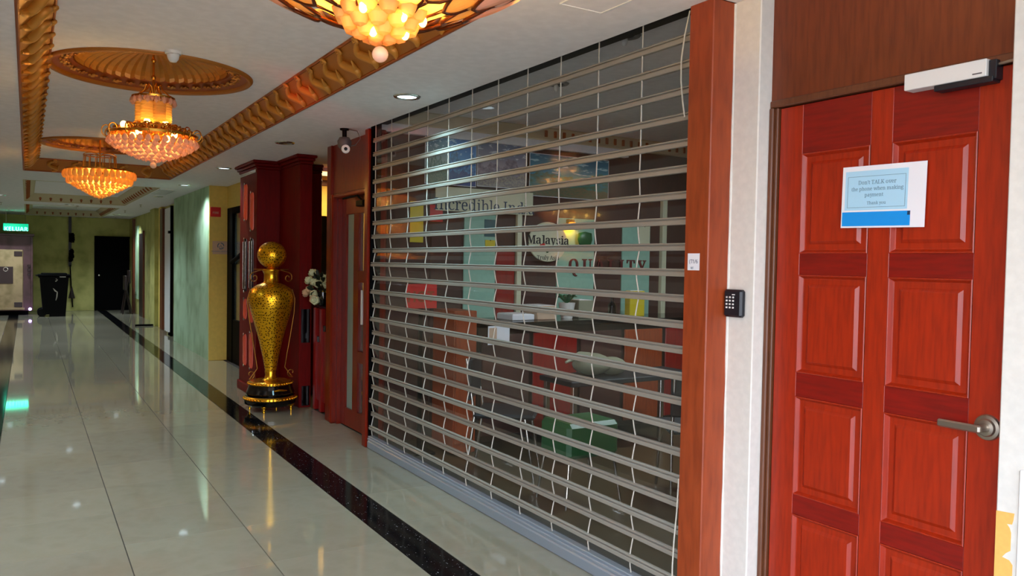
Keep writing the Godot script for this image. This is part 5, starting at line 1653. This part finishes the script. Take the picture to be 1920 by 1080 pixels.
	# counter clutter
	var items := [
		["paper_stack", "short stack of white papers on the desk", "papers", Vector3(3.55, 1.02, -5.7), Vector3(0.22, 0.05, 0.26), M.paper],
		["paper_tray", "beige tray of forms on the desk", "tray", Vector3(3.79, 1.02, -5.7), Vector3(0.20, 0.12, 0.26), M.sign_pale],
		["yellow_folder", "upright yellow folder on the desk", "folder", Vector3(4.87, 1.02, -5.7), Vector3(0.18, 0.24, 0.08), M.yellow_card],
		["carton", "pale cardboard carton on the desk", "box", Vector3(4.25, 1.02, -5.72), Vector3(0.16, 0.16, 0.18), M.pale_bag]]
	for it in items:
		var e := thing(it[0], it[1], it[2], it[3])
		var s: Vector3 = it[4]
		pbox(e, "stack_body", Vector3(-s.x / 2, 0, -s.z / 2), Vector3(s.x / 2, s.y, s.z / 2), it[5], 0.006)
		pbox(e, "top_sheet", Vector3(-s.x / 2 + 0.01, s.y, -s.z / 2 + 0.01), Vector3(s.x / 2 - 0.02, s.y + 0.004, s.z / 2 - 0.01), M.paper)
	var pot := thing("potted_plant", "small potted plant with green leaves on the desk", "plant", Vector3(4.05, 1.021, -5.65))
	plathe(pot, "pot", [Vector2(0.0, 0.0), Vector2(0.05, 0.0), Vector2(0.075, 0.14), Vector2(0.06, 0.14), Vector2(0.0, 0.12)], 18, M.white_plastic)
	for i in 16:
		var a := TAU * i / 16
		var r := rng.randf_range(0.05, 0.12)
		ptube(pot, "leaf", [Vector3(0, 0.13, 0), Vector3(cos(a) * r * 0.6, 0.20, sin(a) * r * 0.6), Vector3(cos(a) * r, 0.17 + rng.randf() * 0.06, sin(a) * r)], [0.004, 0.014, 0.002], M.green_seat, 5)
	var bt := thing("desk_bottle", "small dark bottle on the desk", "bottle", Vector3(4.56, 1.02, -5.65))
	plathe(bt, "glass", [Vector2(0.0, 0.0), Vector2(0.035, 0.0), Vector2(0.036, 0.11), Vector2(0.013, 0.15), Vector2(0.013, 0.19), Vector2(0.0, 0.19)], 16, M.black_lacquer)
	plathe(bt, "cap", [Vector2(0.015, 0.185), Vector2(0.015, 0.21), Vector2(0.0, 0.21)], 12, M.white_plastic)
	var pb := thing("plastic_bag", "crumpled pale plastic bag on the bench before the desk", "bag", Vector3(3.80, 0.635, -4.95))
	var bg := MB.new()
	bg.ball(Vector3(0, 0.08, 0), 0.16, 14, 8, 0.55)
	bg.ball(Vector3(0.18, 0.06, 0.03), 0.12, 12, 8, 0.6)
	bg.tube([Vector3(-0.05, 0.12, 0), Vector3(-0.14, 0.16, 0.03), Vector3(-0.28, 0.11, 0.04)], [0.06, 0.03, 0.01], 7)
	put(pb, "film", bg.done(), M.pale_bag)
	var bench := thing("office_bench", "low dark bench carrying a plastic bag inside the office", "bench", Vector3(4.0, 0, -4.95))
	pbox(bench, "top", Vector3(-0.55, 0.58, -0.22), Vector3(0.75, 0.62, 0.22), M.dark_seat, 0.006)
	for x in [-0.5, 0.7]:
		for z in [-0.18, 0.18]:
			pbox(bench, "leg", Vector3(x - 0.02, 0, z - 0.02), Vector3(x + 0.02, 0.58, z + 0.02), M.chrome, 0.004)
	var sto := thing("low_stool", "low green upholstered stool with chrome legs behind the shutter", "stool", Vector3(3.0, 0, -4.02))
	pbox(sto, "cushion", Vector3(-0.20, 0.30, -0.16), Vector3(0.20, 0.52, 0.16), M.green_seat, 0.025)
	for sx in [-0.17, 0.17]:
		for sz in [-0.13, 0.13]:
			ptube(sto, "leg", [Vector3(sx, 0.31, sz), Vector3(sx * 1.25, 0.0, sz * 1.25)], 0.010, M.chrome, 8)
	var tl := thing("office_tube_light", "cool white fluorescent tube fitting on the office ceiling", "light", Vector3(4.7, 2.70, -3.7))
	pbox(tl, "housing", Vector3(-0.60, 0.0, -0.05), Vector3(0.60, 0.04, 0.05), M.white_plastic, 0.004)
	ptube(tl, "lamp_tube", [Vector3(-0.58, -0.015, 0), Vector3(0.58, -0.015, 0)], 0.014, M.cool_lens, 10)
	var ol := AreaLight3D.new()
	ol.name = "office_glow_light"
	ol.area_size = Vector2(1.16, 0.05)
	ol.light_color = Color(0.9, 0.97, 1.0)
	ol.light_energy = 5.0
	ol.shadow_enabled = true
	tl.add_child(ol, true)
	ol.position = Vector3(0, -0.035, 0)
	ol.rotation.x = -PI / 2
	chair("dark padded chair with chrome legs behind the shutter foot", Vector3(2.90, 0, -4.75), 0.9, M.dark_seat)
	chair("dark padded chair with chrome legs near the office side wall", Vector3(3.75, 0, -3.75), 2.6, M.dark_seat)
	for q2 in [[2.75, -3.35, "unlit recessed downlight in the office ceiling over the chairs"], [3.1, -4.5, "unlit recessed downlight in the office ceiling over the bench"]]:
		var ok := thing("office_downlight", q2[2], "downlight", Vector3(q2[0], 2.74, q2[1]), "office ceiling downlights")
		plathe(ok, "trim_ring", [Vector2(0.05, 0.0), Vector2(0.055, -0.008), Vector2(0.085, -0.006), Vector2(0.09, 0.0)], 24, M.grey_plastic, Vector3.ZERO, true)
		plathe(ok, "reflector", [Vector2(0.0, -0.002), Vector2(0.052, -0.002), Vector2(0.052, 0.0)], 20, M.black_paint)
		var sb := MB.new()
		sb.ball(Vector3(0, -0.03, 0), 0.018, 10, 8, 1.5)
		put(ok, "lamp_cap", sb.done(), M.white_plastic)
